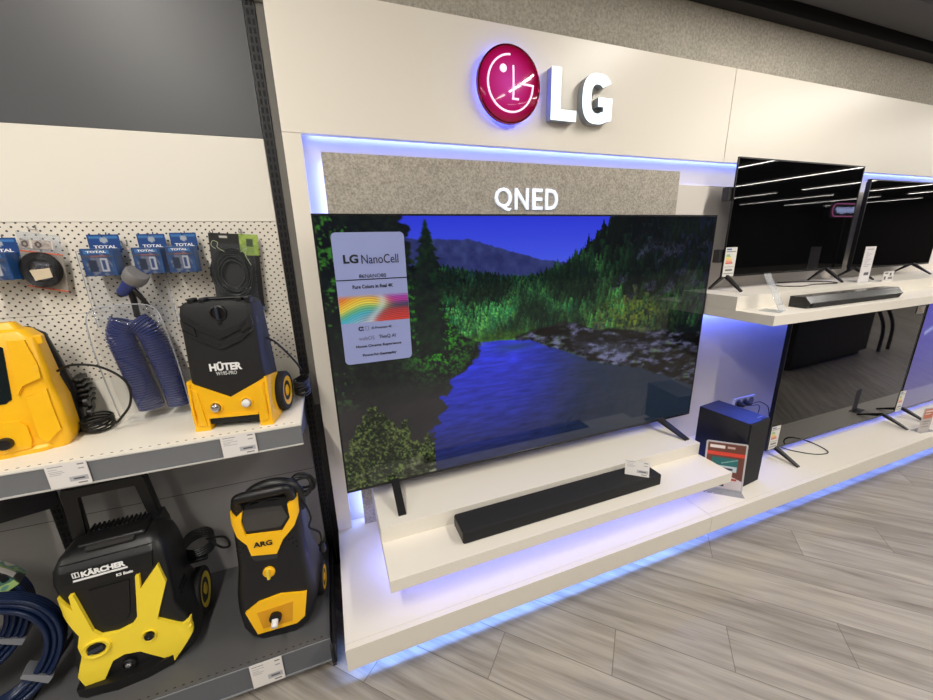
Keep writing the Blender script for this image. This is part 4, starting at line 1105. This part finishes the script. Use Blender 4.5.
for sx in (-1, 1):
    xa, xb = (.112, .1195) if sx > 0 else (-.1195, -.112)
    obj('side_foot', prism(NB(), [(.004, 0), (.11, 0), (.13, .06), (.125, .15), (.012, .170), (.002, .06)], YZ, xa, xb), YEL, t)
    xa, xb = (.080, .117) if sx > 0 else (-.117, -.076)
    obj('front_foot', bx((xa, .006, 0), (xb, .05, .04), 0.004), YEL, t)
    obj('raised_rib', plate([(sx * .110, .150), (sx * .088, .140), (sx * .084, .02), (sx * .108, .02)] if sx > 0 else [(-.112, .150), (-.089, .138), (-.080, .02), (-.110, .02)], bvs, .013, back=-.007, fallback=.01), YEL, bc)
obj('raised_rib', plate([(-.071, .052), (.080, .054), (.080, .044), (-.071, .044)], bvs, .012, back=-.007), YEL, bc)
for (x, z) in ((-.043, .081), (.050, .088)):
    y = bvs and BVHTree.FromBMesh(bvs).ray_cast(Vector((x, -1, z)), Vector((0, 1, 0)))[0].y - .008
    rc = recess(t, 'outlet_port', x, z, y, .0195, YEL, BLACKP, .004)
    obj('coupling', lathe(NB(), [(0, -.016), (.007, -.016), (.0125, -.012), (.013, 0)], seg=20), SILV if x < 0 else WHITEP, rc, smooth=40)
# chevron relief
for poly in ([(-.096, .392), (-.050, .352), (.006, .326), (.072, .352), (.103, .378), (.103, .366), (.070, .334), (.006, .305), (-.052, .335), (-.097, .378)],
             [(-.100, .342), (-.056, .312), (.004, .284), (.066, .306), (.104, .336), (.104, .330), (.066, .297), (.004, .272), (-.057, .302), (-.100, .334)],
             [(-.100, .372), (-.064, .345), (-.062, .318), (-.101, .346)], [(.070, .345), (.104, .368), (.105, .344), (.069, .322)]):
    obj('chevron_relief', plate(poly, bvs, .006, back=.002), mat('relief_black', (34, 34, 36), .35), cas)
y = BVHTree.FromBMesh(bvs).ray_cast(Vector((.012, -1, .392)), Vector((0, 1, 0)))[0].y
kn = obj('selector_knob', lathe(NB(), [(.024, .004), (.024, -.006), (.020, -.008), (.019, -.004), (0, -.004)], origin=(.012, y, .388), seg=28), BLACKP, t, smooth=35)
obj('knob_grip', bx((.008, y - .018, .368), (.016, y - .004, .408), .003), mat('slate_plastic', (42, 48, 60), .4), kn)
obj('button', bx((.004, y - .004, .349), (.016, y + .004, .359), .001), BLACKP, t)
for xa in (-.078, -.045, .062, .085):
    obj('top_clip', bx((xa, .035, .410), (xa + .018, .07, .434), .004), BLACKP, t)
obj('carry_handle', bx((-.060, .085, .421), (.064, .115, .430), .004), BLACKP, t)
yt = BVHTree.FromBMesh(bvs).ray_cast(Vector((.0, -1, .215)), Vector((0, 1, 0)))[0].y
text('lettering', 'H\u00dcTER', WTXT, t, (.005, yt - .0012, .2165), w=.096, h=.030, depth=.0012, bold=.045, rot=(R(-2.5), 0, 0))
text('lettering', 'W195-PRO', mat('grey_light_print', (190, 190, 190), .5), t, (.004, yt - .0020, .1925), w=.062, h=.0125, depth=.0012, bold=.02, rot=(R(-2.5), 0, 0))
wheel(t, .110, .135, .073, .072, .032, YEL)
wheel(t, -.152, .135, .073, .072, .040, YEL)
obj('power_cable', tube(NB(), [(.105, .10, .285), (.135, .11, .262), (.165, .16, .19), (.18, .20, .13), (.172, .215, .11)], .0035, 6, sm=6), CABLE, t)
b = NB()
for k in range(7):
    tube(b, [(.172 + .026 * math.cos(a), .218 + .05 * math.sin(a) * (.8 + .04 * k), .030 + .009 * k + .004 * math.sin(a * 2 + k)) for a in np.linspace(0, 2 * PI, 21)[:-1]], .0038, 6, closed=True)
obj('coiled_cable', b, CABLE, t)
obj('side_latch', bx((.100, .04, .345), (.110, .06, .368), .002), BLACKP, t)
bvs.free()

# ---- large yellow washer cut by the frame edge
t = thing('pressure_washer', 'big all-yellow pressure washer with dark window on the upper shelf', 'pressure washer', (-0.962, -0.355, 0.93), rz=10)
secs = [(0.0, -.160, .148, .004, .10, .02), (0.03, -.166, .160, .0, .11, .02), (0.14, -.162, .157, .012, .12, .02), (0.205, -.155, .146, .022, .12, .02), (0.215, -.155, .149, .023, .12, .02), (0.34, -.138, .140, .038, .12, .02), (0.362, -.120, .122, .046, .12, .02), (0.372, -.10, .10, .06, .11, .02)]
By = body_of(secs); bvs = By.copy()
sh1 = obj('yellow_front_shell', By, YEL, t, smooth=32)
obj('black_rear_shell', loft(NB(), [(0.0, -.16, .156, .10, .17, .02), (.16, -.162, .162, .11, .165, .02), (.26, -.150, .150, .11, .155, .02), (.34, -.13, .138, .11, .145, .015), (.366, -.10, .110, .10, .135, .015)]), BLACKP, t, smooth=32)
obj('dark_window', plate([(-.060, .322), (-.052, .332), (.062, .332), (.074, .320), (.062, .170), (.048, .160), (-.038, .160), (-.050, .170)], bvs, .002, back=.002), mat('dark_window_plastic', (24, 32, 34), .12), t)
for poly, o_ in (([(-.085, .345), (.085, .345), (.062, .128), (.055, .118), (-.055, .118), (-.062, .128)], None),):
    pass
obj('raised_panel', plate([(.086, .340), (.122, .338), (.134, .262), (.134, .222), (.092, .206), (.078, .18), (.086, .30)], bvs, .009, back=.002), YEL, sh1)
obj('raised_panel', plate([(.010, .112), (.066, .104), (.078, .088), (.080, .040), (.072, .018), (-.06, .014), (-.08, .05), (-.07, .10)], bvs, .009, back=.002), YEL, sh1)
obj('raised_panel', plate([(.094, .172), (.138, .188), (.146, .06), (.110, .026), (.096, .05)], bvs, .009, back=.002), YEL, sh1)
obj('base_skirt', loft(NB(), [(0.0, -.170, .120, -.006, .10, .03), (.012, -.170, .128, -.006, .10, .03), (.020, -.164, .124, 0, .10, .03)]), YEL, t, smooth=30)
obj('top_cap', loft(NB(), [(.364, -.03, .112, .055, .10, .012), (.380, -.02, .104, .058, .096, .012), (.388, .06, .098, .064, .092, .010)]), YEL, t, smooth=30)
obj('side_clip', bx((.134, .05, .318), (.152, .075, .345), .003), YEL, t)
y = BVHTree.FromBMesh(bvs).ray_cast(Vector((.03, -1, .05)), Vector((0, 1, 0)))[0].y - .006
obj('outlet_knob', lathe(NB(), [(.017, .004), (.018, -.012), (.015, -.020), (0, -.021)], origin=(.028, y, .048), seg=24), BLACKP, t, smooth=35)
b = NB()
for k in range(6): box(b, (.150, .135, .075 + .018 * k), (.188 - .004 * abs(k - 2), .215, .085 + .018 * k), .003)
obj('motor_fins', b, BLACKP, t)
b = NB()
for k in range(4): lathe(b, [(0, .0), (.017, 0), (.017, .012), (0, .012)], origin=(.17, .14 + .03 * (k % 2), .05 + .02 * k), axis='X', seg=14)
obj('cable_hooks', b, BLACKP, t)
obj('power_cable', tube(NB(), [(.150, .085, .222), (.19, .07, .238), (.25, .055, .228), (.30, .04, .190), (.32, .03, .145), (.31, .03, .09), (.28, .04, .05), (.25, .05, .025), (.20, .09, .022)], .0038, 7, sm=8), CABLE, t)
b = NB()
for k in range(5):
    tube(b, [(.20 + .040 * math.cos(a), .10 + .05 * math.sin(a), .010 + .008 * k + .003 * math.sin(2 * a + k)) for a in np.linspace(0, 2 * PI, 21)[:-1]], .0038, 6, closed=True)
obj('coiled_cable', b, CABLE, t)
bvs.free()

# ---- black and lemon washer with tall handle on the bottom shelf
t = thing('pressure_washer', 'black pressure washer with tall handle and X-shaped lemon yellow cover', 'pressure washer', (-0.75, -0.505, 0.143), rz=3)
BK = mat('graphite_plastic', (17, 18, 19), 0.42, var=0.1, scale=60)
secs = [(.035, -.146, .172, .012, .24, .03), (.08, -.146, .176, .016, .24, .03), (.15, -.138, .164, .026, .24, .028), (.21, -.132, .140, .034, .24, .026), (.33, -.140, .144, .050, .24, .026), (.385, -.146, .142, .057, .23, .026), (.420, -.144, .138, .066, .22, .026), (.448, -.130, .124, .085, .20, .026), (.460, -.112, .106, .105, .19, .025)]
Bk = body_of(secs); bvs = Bk.copy()
cas = obj('body_shell', Bk, BK, t, smooth=32)
ply = [(-.142, .0), (-.12, -.012), (-.04, -.022), (.04, -.018), (.105, -.004), (.150, .045), (.165, .09), (.155, .17), (.14, .22), (-.13, .22), (-.15, .10)]
base = obj('base_bumper', prism(NB(), ply, XY, 0.0, 0.038, 0.006), BLACKP, t, smooth=30)
cover = [(-.132, .352), (-.104, .300), (-.104, .350), (-.094, .350), (-.070, .212), (-.054, .190), (-.014, .183), (.024, .192), (.042, .214), (.060, .355), (.070, .355), (.066, .308), (.122, .374), (.132, .302), (.090, .184), (.150, .134), (.170, .134), (.172, .088), (.110, .014), (.030, .093), (-.010, .102), (-.041, .093), (-.088, .008), (-.110, .014), (-.134, .071), (-.110, .142), (-.114, .176), (-.104, .212), (-.136, .297)]
yc = obj('yellow_cover', plate(cover, bvs, .012, back=.004, fallback=.01, lean=.1), YELK, t, smooth=25)
bt = BVHTree.FromBMesh(bvs)
fy = lambda x, z: (bt.ray_cast(Vector((x, -1, z)), Vector((0, 1, 0)))[0] or Vector((0, .02, 0))).y
obj('front_panel', plate([(-.060, .345), (.040, .345), (.024, .235), (.012, .212), (-.040, .212), (-.050, .235)], bvs, .004, back=.003), BLACKP, cas)
obj('logo_band', plate([(-.118, .438), (.114, .438), (.106, .366), (.060, .358), (-.060, .358), (-.112, .368)], bvs, .006, back=.003), BLACKP, cas)
b = lathe(NB(), [(.036, .006), (.036, -.006), (.033, -.010), (.025, -.007), (.023, .0)], seg=32)
for v in b.verts: v.co.z *= .82
dk = obj('dial_surround', b, YELK, t, smooth=35); dk.location = (-.070, fy(-.07, .158) - .012, .156); dk.rotation_euler = (R(-8), 0, 0)
b = lathe(NB(), [(.023, -.001), (.021, -.006), (0, -.006)], seg=24)
for v in b.verts: v.co.z *= .82
d2 = obj('dial', b, BLACKP, dk, smooth=35)
obj('dial_grip', bx((-.019, -.016, -.005), (.019, -.005, .005), .002), mat('slate_plastic', (42, 48, 60), .4), d2).rotation_euler = (0, R(-12), 0)
b = lathe(NB(), [(.022, .004), (.020, -.007), (.015, -.004), (.014, 0)], seg=24)
pr = obj('port_surround', b, YELK, t, smooth=35); pr.location = (.062, fy(.062, .135) - .010, .138); pr.rotation_euler = (R(-8), 0, 0)
obj('port_cap', lathe(NB(), [(.0135, 0), (.0125, -.010), (.005, -.012), (0, -.006)], seg=20), BLACKP, pr, smooth=35)
pr = recess(t, 'water_inlet', -.008, .058, fy(-.008, .06) - .004, .020, BLACKP, GREYP, .006)
obj('inlet_nut', lathe(NB(), [(.008, 0), (.008, -.010), (.004, -.011), (.003, -.006), (0, -.006)], seg=16), SILV, pr, smooth=35)
# top lid with pocket and ribs
b = bx((-.085, .105, .455), (.09, .20, .474), .008, 3); obj('lid', b, BLACKP, t, smooth=40)
b = bx((-.060, .088, .455), (.065, .118, .470), .006, 2); obj('lid_pocket', b, GREYP, t, smooth=40)
b = NB()
for k in range(13): box(b, (-.078 + .0125 * k, .17, .465), (-.073 + .0125 * k, .215, .478), .001, 1)
obj('vent_ribs', b, BLACKP, t)
# telescopic handle
hp = [(-.140, .40), (-.134, .606), (-.128, .626), (.086, .626), (.092, .606), (.112, .40), (.076, .40), (.062, .594), (-.096, .594), (-.100, .40)]
obj('handle', prism(NB(), hp, lambda p, d: (p[0], d + (p[1] - .4) * .03, p[1]), .200, .226, .004), BLACKP, t, smooth=35)
obj('handle_sleeve', prism(NB(), [(.070, .30), (.120, .30), (.120, .43), (.112, .47), (.074, .47)], XZ, .180, .232), BK, t)
obj('handle_sleeve', prism(NB(), [(-.140, .30), (-.090, .30), (-.090, .44), (-.136, .44)], XZ, .180, .232), BK, t)
wheel(t, .140, .205, .088, .087, .036, YELK); wheel(t, -.176, .205, .088, .087, .036, YELK)
obj('wheel_arch', loft(NB(), [(.06, .10, .150, .13, .26, .03), (.16, .10, .150, .12, .26, .03), (.185, .10, .138, .14, .24, .03)]), BLACKP, t, smooth=35)
b = NB()
for k in range(4): box(b, (.138 - .001 * k, .075 + 0.006 * k, .16 + .018 * k), (.1445, .16, .167 + .018 * k))
obj('side_vent', b, SLOT, t)
text('lettering', 'K\u00c4RCHER', WTXT, t, (-.012, fy(-.01, .40) - .0072, .4085), w=.108, h=.022, depth=.0012, bold=.05, rot=(R(-9), 0, 0))
obj('logo_bar', bx((-.087, fy(0, .39) - .0088, .3885), (.046, fy(0, .39) - .0070, .3945)), WTXT, t)
b = NB()
for a, c in (((-.087, -.001, .400), (-.070, 0, .4025)), ((-.087, -.001, .4165), (-.070, 0, .419)), ((-.087, -.001, .400), (-.0845, 0, .419)), ((-.0725, -.001, .400), (-.070, 0, .419)), ((-.081, -.001, .4025), (-.078, 0, .4165))): box(b, a, c)
o = obj('logo_box', b, WTXT, t); o.location = (0, fy(-.08, .405) - .0085, 0)
text('lettering', 'K5 Basic', WTXT, t, (.036, fy(.03, .372) - .0078, .3745), w=.042, h=.0095, depth=.0012, bold=.03, rot=(R(-9), 0, 0))
b = NB()
for k in range(5):
    tube(b, [(.165 + .052 * math.cos(a), .285 + .05 * math.sin(a), .222 + .010 * k + .012 * math.sin(a)) for a in np.linspace(0, 2 * PI, 25)[:-1]], .0042, 6, closed=True)
tube(b, [(.20, .28, .25), (.25, .23, .235), (.285, .20, .255), (.27, .22, .285), (.20, .26, .27)], .0042, 6, sm=6)
obj('coiled_cable', b, CABLE, t)
obj('cable_hook', bx((.10, .22, .205), (.20, .24, .218), .003), BLACKP, t)
bvs.free()

# ---- black washer with yellow plates on the bottom shelf
t = thing('pressure_washer', 'black ARG pressure washer with yellow horns and yellow front plate', 'pressure washer', (-0.318, -0.527, 0.143), rz=-6)
NB_ = mat('blue_black_plastic', (14, 15, 21), 0.40, var=0.08, scale=40)
secs = [(0.0, -.072, .080, .004, .19, .03), (.025, -.095, .108, .0, .21, .03), (.055, -.114, .130, .004, .23, .035), (.12, -.122, .146, .012, .24, .04), (.18, -.120, .142, .02, .23, .045), (.28, -.102, .130, .036, .19, .035), (.40, -.100, .126, .054, .18, .035), (.48, -.100, .124, .066, .17, .030), (.515, -.096, .120, .078, .16, .022)]
Ba = body_of(secs); bvs = Ba.copy(); bt = BVHTree.FromBMesh(bvs)
fy = lambda x, z: (bt.ray_cast(Vector((x, -1, z)), Vector((0, 1, 0)))[0] or Vector((0, .05, 0))).y
cas = obj('body_shell', Ba, NB_, t, smooth=32)
obj('upper_yellow_plate', plate([(-.094, .500), (-.074, .482), (-.052, .501), (-.060, .463), (-.052, .413), (.062, .405), (.094, .450), (.090, .500), (.121, .522), (.121, .454), (.104, .418), (.062, .376), (.037, .328), (-.043, .338), (-.052, .380), (-.080, .413), (-.093, .455)], bvs, .010, back=.004, fallback=.06, lean=.1), YEL, t, smooth=25)
obj('grey_inlay', plate([(-.058, .448), (-.053, .500), (.070, .494), (.086, .452), (.060, .420), (-.050, .424)], bvs, .003, back=.003), mat('smoke_window', (62, 60, 58), .25), t)
obj('grey_inlay', plate([(-.050, .335), (-.036, .312), (.034, .306), (.050, .345), (.037, .325), (-.043, .335)], bvs, .004, back=.003), GREYP, t)
fp = obj('front_yellow_plate', plate([(-.089, .130), (-.043, .159), (.029, .171), (.116, .157), (.100, .066), (.071, .045), (-.060, .038)], bvs, .009, back=.004), YEL, t, smooth=25)
obj('plate_recess', plate([(-.052, .122), (.068, .136), (.058, .060), (-.040, .056)], bvs, .0102, back=-.008), mat('amber_plastic', (214, 150, 20), .4), fp)
y = fy(0, .258)
kn = obj('selector_knob', lathe(NB(), [(.020, .004), (.020, -.005), (.017, -.008), (0, -.008)], origin=(.002, y, .260), seg=24), YEL, t, smooth=35)
obj('knob_grip', bx((-.003, y - .020, .242), (.007, y - .006, .278), .002), mat('pale_yellow_plastic', (232, 200, 60), .4), kn)
y = fy(.005, .09) - .0102
op = obj('outlet_collar', lathe(NB(), [(.020, .002), (.020, -.012), (.015, -.014), (0, -.014)], origin=(.006, y, .094), seg=24), BLACKP, t, smooth=35)
obj('outlet_nozzle', tube(NB(), [(.006, y - .012, .092), (.006, y - .034, .082), (.006, y - .036, .081)], [.011, .011, .006], 18), WHITEP, op, smooth=35)
text('lettering', 'ARG', KTXT, t, (-.002, fy(0, .373) - .0112, .376), w=.060, h=.019, depth=.0012, bold=.03, rot=(R(-8), 0, 0))
for sx in (-1, 1):
    b = NB()
    for k in range(3):
        for j in range(2):
            x = .006 + sx * (.074 + .011 * k) ; z = .385 - .020 * j - .016 * k
            box(b, (x - .004, fy(x, z) - .0012, z - .004), (x + .004, fy(x, z) + .002, z + .004), .001, 1)
    obj('vent_holes', b, SLOT, cas)
# hose drum behind and grip
obj('carry_grip', tube(NB(), [(-.062, .075, .505), (-.062, .06, .548), (-.035, .055, .560), (.06, .055, .566), (.098, .06, .562), (.106, .075, .515)], [.014, .016, .017, .017, .016, .014], 12, sm=4), BLACKP, t, smooth=50)
obj('reel_arch', tube(NB(), [(-.048, .12, .44), (-.048, .115, .51), (-.012, .11, .548), (.045, .11, .560), (.098, .11, .545), (.118, .115, .50), (.116, .12, .44)], .021, 10, sm=5), BLACKP, t, smooth=50)
b = NB()
for k in range(8):
    z = .515 + .005 * (k % 4); yy = .085 + .010 * (k // 2)
    tube(b, [(-.045, yy, z - .01), (-.01, yy - .012, z + .010 * math.sin(k)), (.04, yy - .012, z + .012 * math.cos(k * 2)), (.09, yy, z - .004)], .0042, 6, sm=5)
obj('stowed_cable', b, CABLE, t)
b = NB(); rr2 = random.Random(3)
for k in range(6):
    c = Vector((.128 + rr2.uniform(-.006, .012), .12 + .006 * k, .525 + rr2.uniform(-.01, .012))); rx, rz_ = rr2.uniform(.032, .045), rr2.uniform(.026, .038)
    tube(b, [c + Vector((rx * math.cos(a), .012 * math.sin(a + k), rz_ * math.sin(a))) for a in np.linspace(0, 2 * PI, 25)[:-1]], .0040, 6, closed=True)
tube(b, [(.128, .10, .49), (.142, .10, .45), (.15, .10, .40), (.14, .10, .36), (.17, .11, .32), (.172, .11, .27)], .0038, 6, sm=6)
obj('hanging_cable', b, CABLE, t)
obj('plug', tube(NB(), [(.172, .11, .275), (.172, .11, .245), (.172, .11, .235)], [.008, .014, .010], 12), BLACKP, t, smooth=40)
wheel(t, .125, .165, .062, .061, .026, YEL); wheel(t, -.138, .165, .062, .061, .026, YEL)
bvs.free()

# ---- blue hose coil on the bottom shelf
t = thing('hose_coil', 'big coil of navy blue hose with printed label on the bottom shelf', 'hose', (-1.135, -0.525, 0.163), rot=(R(-14), 0, R(20)))
HN = mat('dark_blue_hose', (12, 30, 62), 0.28, var=0.12, scale=20, coat=0.2)
Rc = 0.190; rt = 0.0082
for oy, oz, ox, nk, nj in ((0.0, -0.02, 0.035, 3, 4), (0.085, 0.08, -0.035, 4, 5)):
    b = NB()
    for k in range(nk):
        for j in range(nj):
            r = Rc - rt - k * 0.0155; yy = oy + 0.012 + j * 0.0155 + (k % 2) * 0.006
            tube(b, [(ox + r * math.cos(a), yy, Rc + oz + 0.004 + r * math.sin(a)) for a in np.linspace(0, 2 * PI, 49)[:-1]], rt, 8, closed=True)
    obj('hose_loops', b, HN, t, smooth=60)
def sleeve(r0, r1, a0, a1, y0, y1, n=12):
    bm = NB(); rows = []
    for k in range(n + 1):
        a = R(a0 + (a1 - a0) * k / n); c, s = math.cos(a), math.sin(a)
        rows.append([bm.verts.new((r * c, y, Rc + r * s)) for r, y in ((r1, y1), (r1, y0), (r0, y0), (r0, y1))])
    for A_, B_ in zip(rows[:-1], rows[1:]):
        for k in range(4): bm.faces.new((A_[k], A_[(k + 1) % 4], B_[(k + 1) % 4], B_[k]))
    bm.faces.new(rows[0]); bm.faces.new(rows[-1][::-1]); return bm
LB = bpy.data.materials.new('printed_label_sleeve'); LB.use_nodes = True
nt = LB.node_tree; N = nt.nodes; K = nt.links; pb = N['Principled BSDF']; pb.inputs['Roughness'].default_value = .3
tcn = N.new('ShaderNodeTexCoord'); nz = N.new('ShaderNodeTexNoise'); nz.inputs['Scale'].default_value = 14; nz.inputs['Detail'].default_value = 2
K.new(tcn.outputs['Object'], nz.inputs['Vector']); cr = N.new('ShaderNodeValToRGB'); cr.color_ramp.interpolation = 'CONSTANT'; K.new(nz.outputs['Fac'], cr.inputs['Fac'])
cr.color_ramp.elements[0].color = L4((20, 24, 26)); cr.color_ramp.elements[1].position = .46; cr.color_ramp.elements[1].color = L4((70, 110, 96))
x = cr.color_ramp.elements.new(.52); x.color = L4((150, 176, 110)); x = cr.color_ramp.elements.new(.58); x.color = L4((92, 140, 132)); x = cr.color_ramp.elements.new(.65); x.color = L4((206, 206, 190))
K.new(cr.outputs['Color'], pb.inputs['Base Color'])
lb = obj('label_sleeve', sleeve(Rc - .072, Rc + .004, 22, 100, .085, .180), LB, t); lb.location = (-.035, 0, .08)
obj('label_sticker', sleeve(Rc + .0045, Rc + .0052, 30, 44, .095, .13), mat('white_card', (226, 222, 218), .5), lb)
obj('binding_strap', sleeve(Rc - .072, Rc + .003, -48, -42, .0, .075), mat('grey_strap', (120, 122, 128), .4), t).location = (.035, 0, -.02)
obj('binding_strap', sleeve(Rc - .072, Rc + .003, -40, -34, .085, .175), mat('grey_strap', (120, 122, 128), .4), t).location = (-.035, 0, .08)

# =================================================================== CEILING TRAY AND LAMPS
def tray_material():
    m = bpy.data.materials.new('perforated_black_steel'); m.use_nodes = True
    nt = m.node_tree; N = nt.nodes; K = nt.links; b = N['Principled BSDF']
    tc = N.new('ShaderNodeTexCoord'); vo = N.new('ShaderNodeTexVoronoi'); vo.inputs['Scale'].default_value = 42; vo.inputs['Randomness'].default_value = 0.15
    K.new(tc.outputs['Object'], vo.inputs['Vector'])
    cr = N.new('ShaderNodeValToRGB'); K.new(vo.outputs['Distance'], cr.inputs['Fac'])
    cr.color_ramp.elements[0].position = .30; cr.color_ramp.elements[0].color = L4((6, 6, 8)); cr.color_ramp.elements[1].position = .36; cr.color_ramp.elements[1].color = L4((62, 61, 66))
    K.new(cr.outputs['Color'], b.inputs['Base Color']); b.inputs['Roughness'].default_value = .5
    return m
t = thing('ceiling_cable_tray', 'dark perforated metal tray hanging under the black ceiling', 'cable tray', (0, 0, 0))
obj('tray_floor', bx((0.5, -0.42, 2.630), (12, -0.225, 2.634)), tray_material(), t)
obj('tray_side', bx((0.5, -0.424, 2.630), (12, -0.420, 2.70)), BLACKSTEEL, t)
obj('tray_side', bx((0.5, -0.225, 2.630), (12, -0.221, 2.70)), BLACKSTEEL, t)
b = NB()
for k in range(8): tube(b, [(1 + 1.5 * k, -0.223, 2.69), (1 + 1.5 * k, -0.223, ZC)], .004, 6); tube(b, [(1 + 1.5 * k, -0.422, 2.69), (1 + 1.5 * k, -0.422, ZC)], .004, 6)
obj('hanger_rods', b, BLACKSTEEL, t)

WARM = (1.0, 0.945, 0.865)
LP = 90.0
for i, X in enumerate((-3.9, -0.9, 2.3, 5.6, 8.9, 12.0, 15.3, 18.6, 21.8, 25.0)):
    for y0, y1, pw in ((-3.6, -0.95, 1.35), (-7.6, -4.4, 0.42), (-12.0, -8.4, 0.3)):
        L_ = y1 - y0
        o = obj('ceiling_lamp', bx((X - .04, y0, 3.03), (X + .04, y1, 3.09), .004), mat('white_lamp_housing', (200, 200, 200), .4))
        tag(o, 'long white linear lamp hanging under the black ceiling', 'lamp', 'linear ceiling lamps of the shop')
        w = tube(NB(), [(X, (y0 + y1) / 2, 3.09), (X, (y0 + y1) / 2, ZC)], .004, 6); obj('hanger', w, BLACKSTEEL, o)
        area('lamp_light', (X, (y0 + y1) / 2, 3.026), 0.055, L_, LP * pw * L_ / 4.1, WARM)

# glowing sign on the far side of the shop (seen mirrored in a dark screen)
t = thing('glowing_wall_sign', 'rounded pink outlined sign mirrored in the upper switched-off television', 'sign', (16.9, -7.0, 2.34))
ol = [(p[0], 0.0, p[1]) for p in rrect(-0.85, 0.85, -0.2, 0.2, 0.19, 8)]
obj('back_board', bx((-0.9, -0.09, -0.25), (0.9, -0.03, 0.25), .01), BLACKP, t)
obj('tube_outline', tube(NB(), ol, .016, 8, closed=True), mat('pink_tube', (220, 140, 190), .4, emit=(235, 120, 190), estr=1.6), t)
obj('tube_script', tube(NB(), [(-.66 + .044 * k, 0, .09 * math.sin(k * 1.9) * (1 if k % 3 else 1.3)) for k in range(31)], .02, 8, sm=3), mat('white_blue_tube', (200, 210, 255), .4, emit=(190, 205, 255), estr=2.5), t)
obj('post', tube(NB(), [(0, -.06, -.25), (0, -.06, -2.34)], .04, 10), BLACKP, t)

# dark display table on the opposite side of the aisle (mirrored in the lower dark screen)
t = thing('display_counter', 'black display counter across the aisle mirrored in the lower dark screen', 'counter', (4.85, -1.8, 0), rz=-3)
obj('body', bx((0, -1.3, 0.06), (1.7, 0, 0.70), .01), BLACKP, t)
obj('counter_top', bx((-0.05, -1.35, 0.70), (1.75, 0.05, 0.74), .008), BLACKP, t)
obj('kick_board', bx((0.05, -1.25, 0), (1.65, -0.05, 0.06)), BLACKP, t)
for x in (1.9, 2.15): obj('side_arch', tube(NB(), [(x, -.9, .01), (x, -.6, .5), (x, -.2, .68), (x, .02, .4), (x, .05, .01)], .02, 8, sm=6), BLACKP, t)

# =================================================================== WORLD, CAMERA
w = bpy.data.worlds.new('World'); SC.world = w; w.use_nodes = True
w.node_tree.nodes['Background'].inputs['Color'].default_value = (0.9, 0.92, 1.0, 1); w.node_tree.nodes['Background'].inputs['Strength'].default_value = 0.05
cam = bpy.data.cameras.new('Camera'); co = bpy.data.objects.new('Camera', cam); COL.objects.link(co); SC.camera = co
cam.sensor_width = 36; cam.lens = 377.6036 / 933 * 36; cam.shift_x = -(470.2371 - 466.5) / 933; cam.shift_y = (351.4394 - 350) / 933
cam.clip_start = 0.02; cam.clip_end = 200
a, bb, c = R(20.2829), R(-15.6847), R(-1.4684)
fw = Vector((math.sin(a) * math.cos(bb), math.cos(a) * math.cos(bb), math.sin(bb)))
r = Vector((math.cos(a), -math.sin(a), 0)); u = r.cross(fw)
r2 = r * math.cos(c) + u * math.sin(c); u2 = -r * math.sin(c) + u * math.cos(c)
M = Matrix((r2, u2, -fw)).transposed().to_4x4(); M.translation = Vector((0, -1.7682, 1.5019))
co.matrix_world = M
SC.view_settings.view_transform = 'Standard'; SC.view_settings.look = 'None'; SC.view_settings.gamma = 1.0
SC.view_settings.use_curve_mapping = False; SC.view_settings.exposure = EXPO
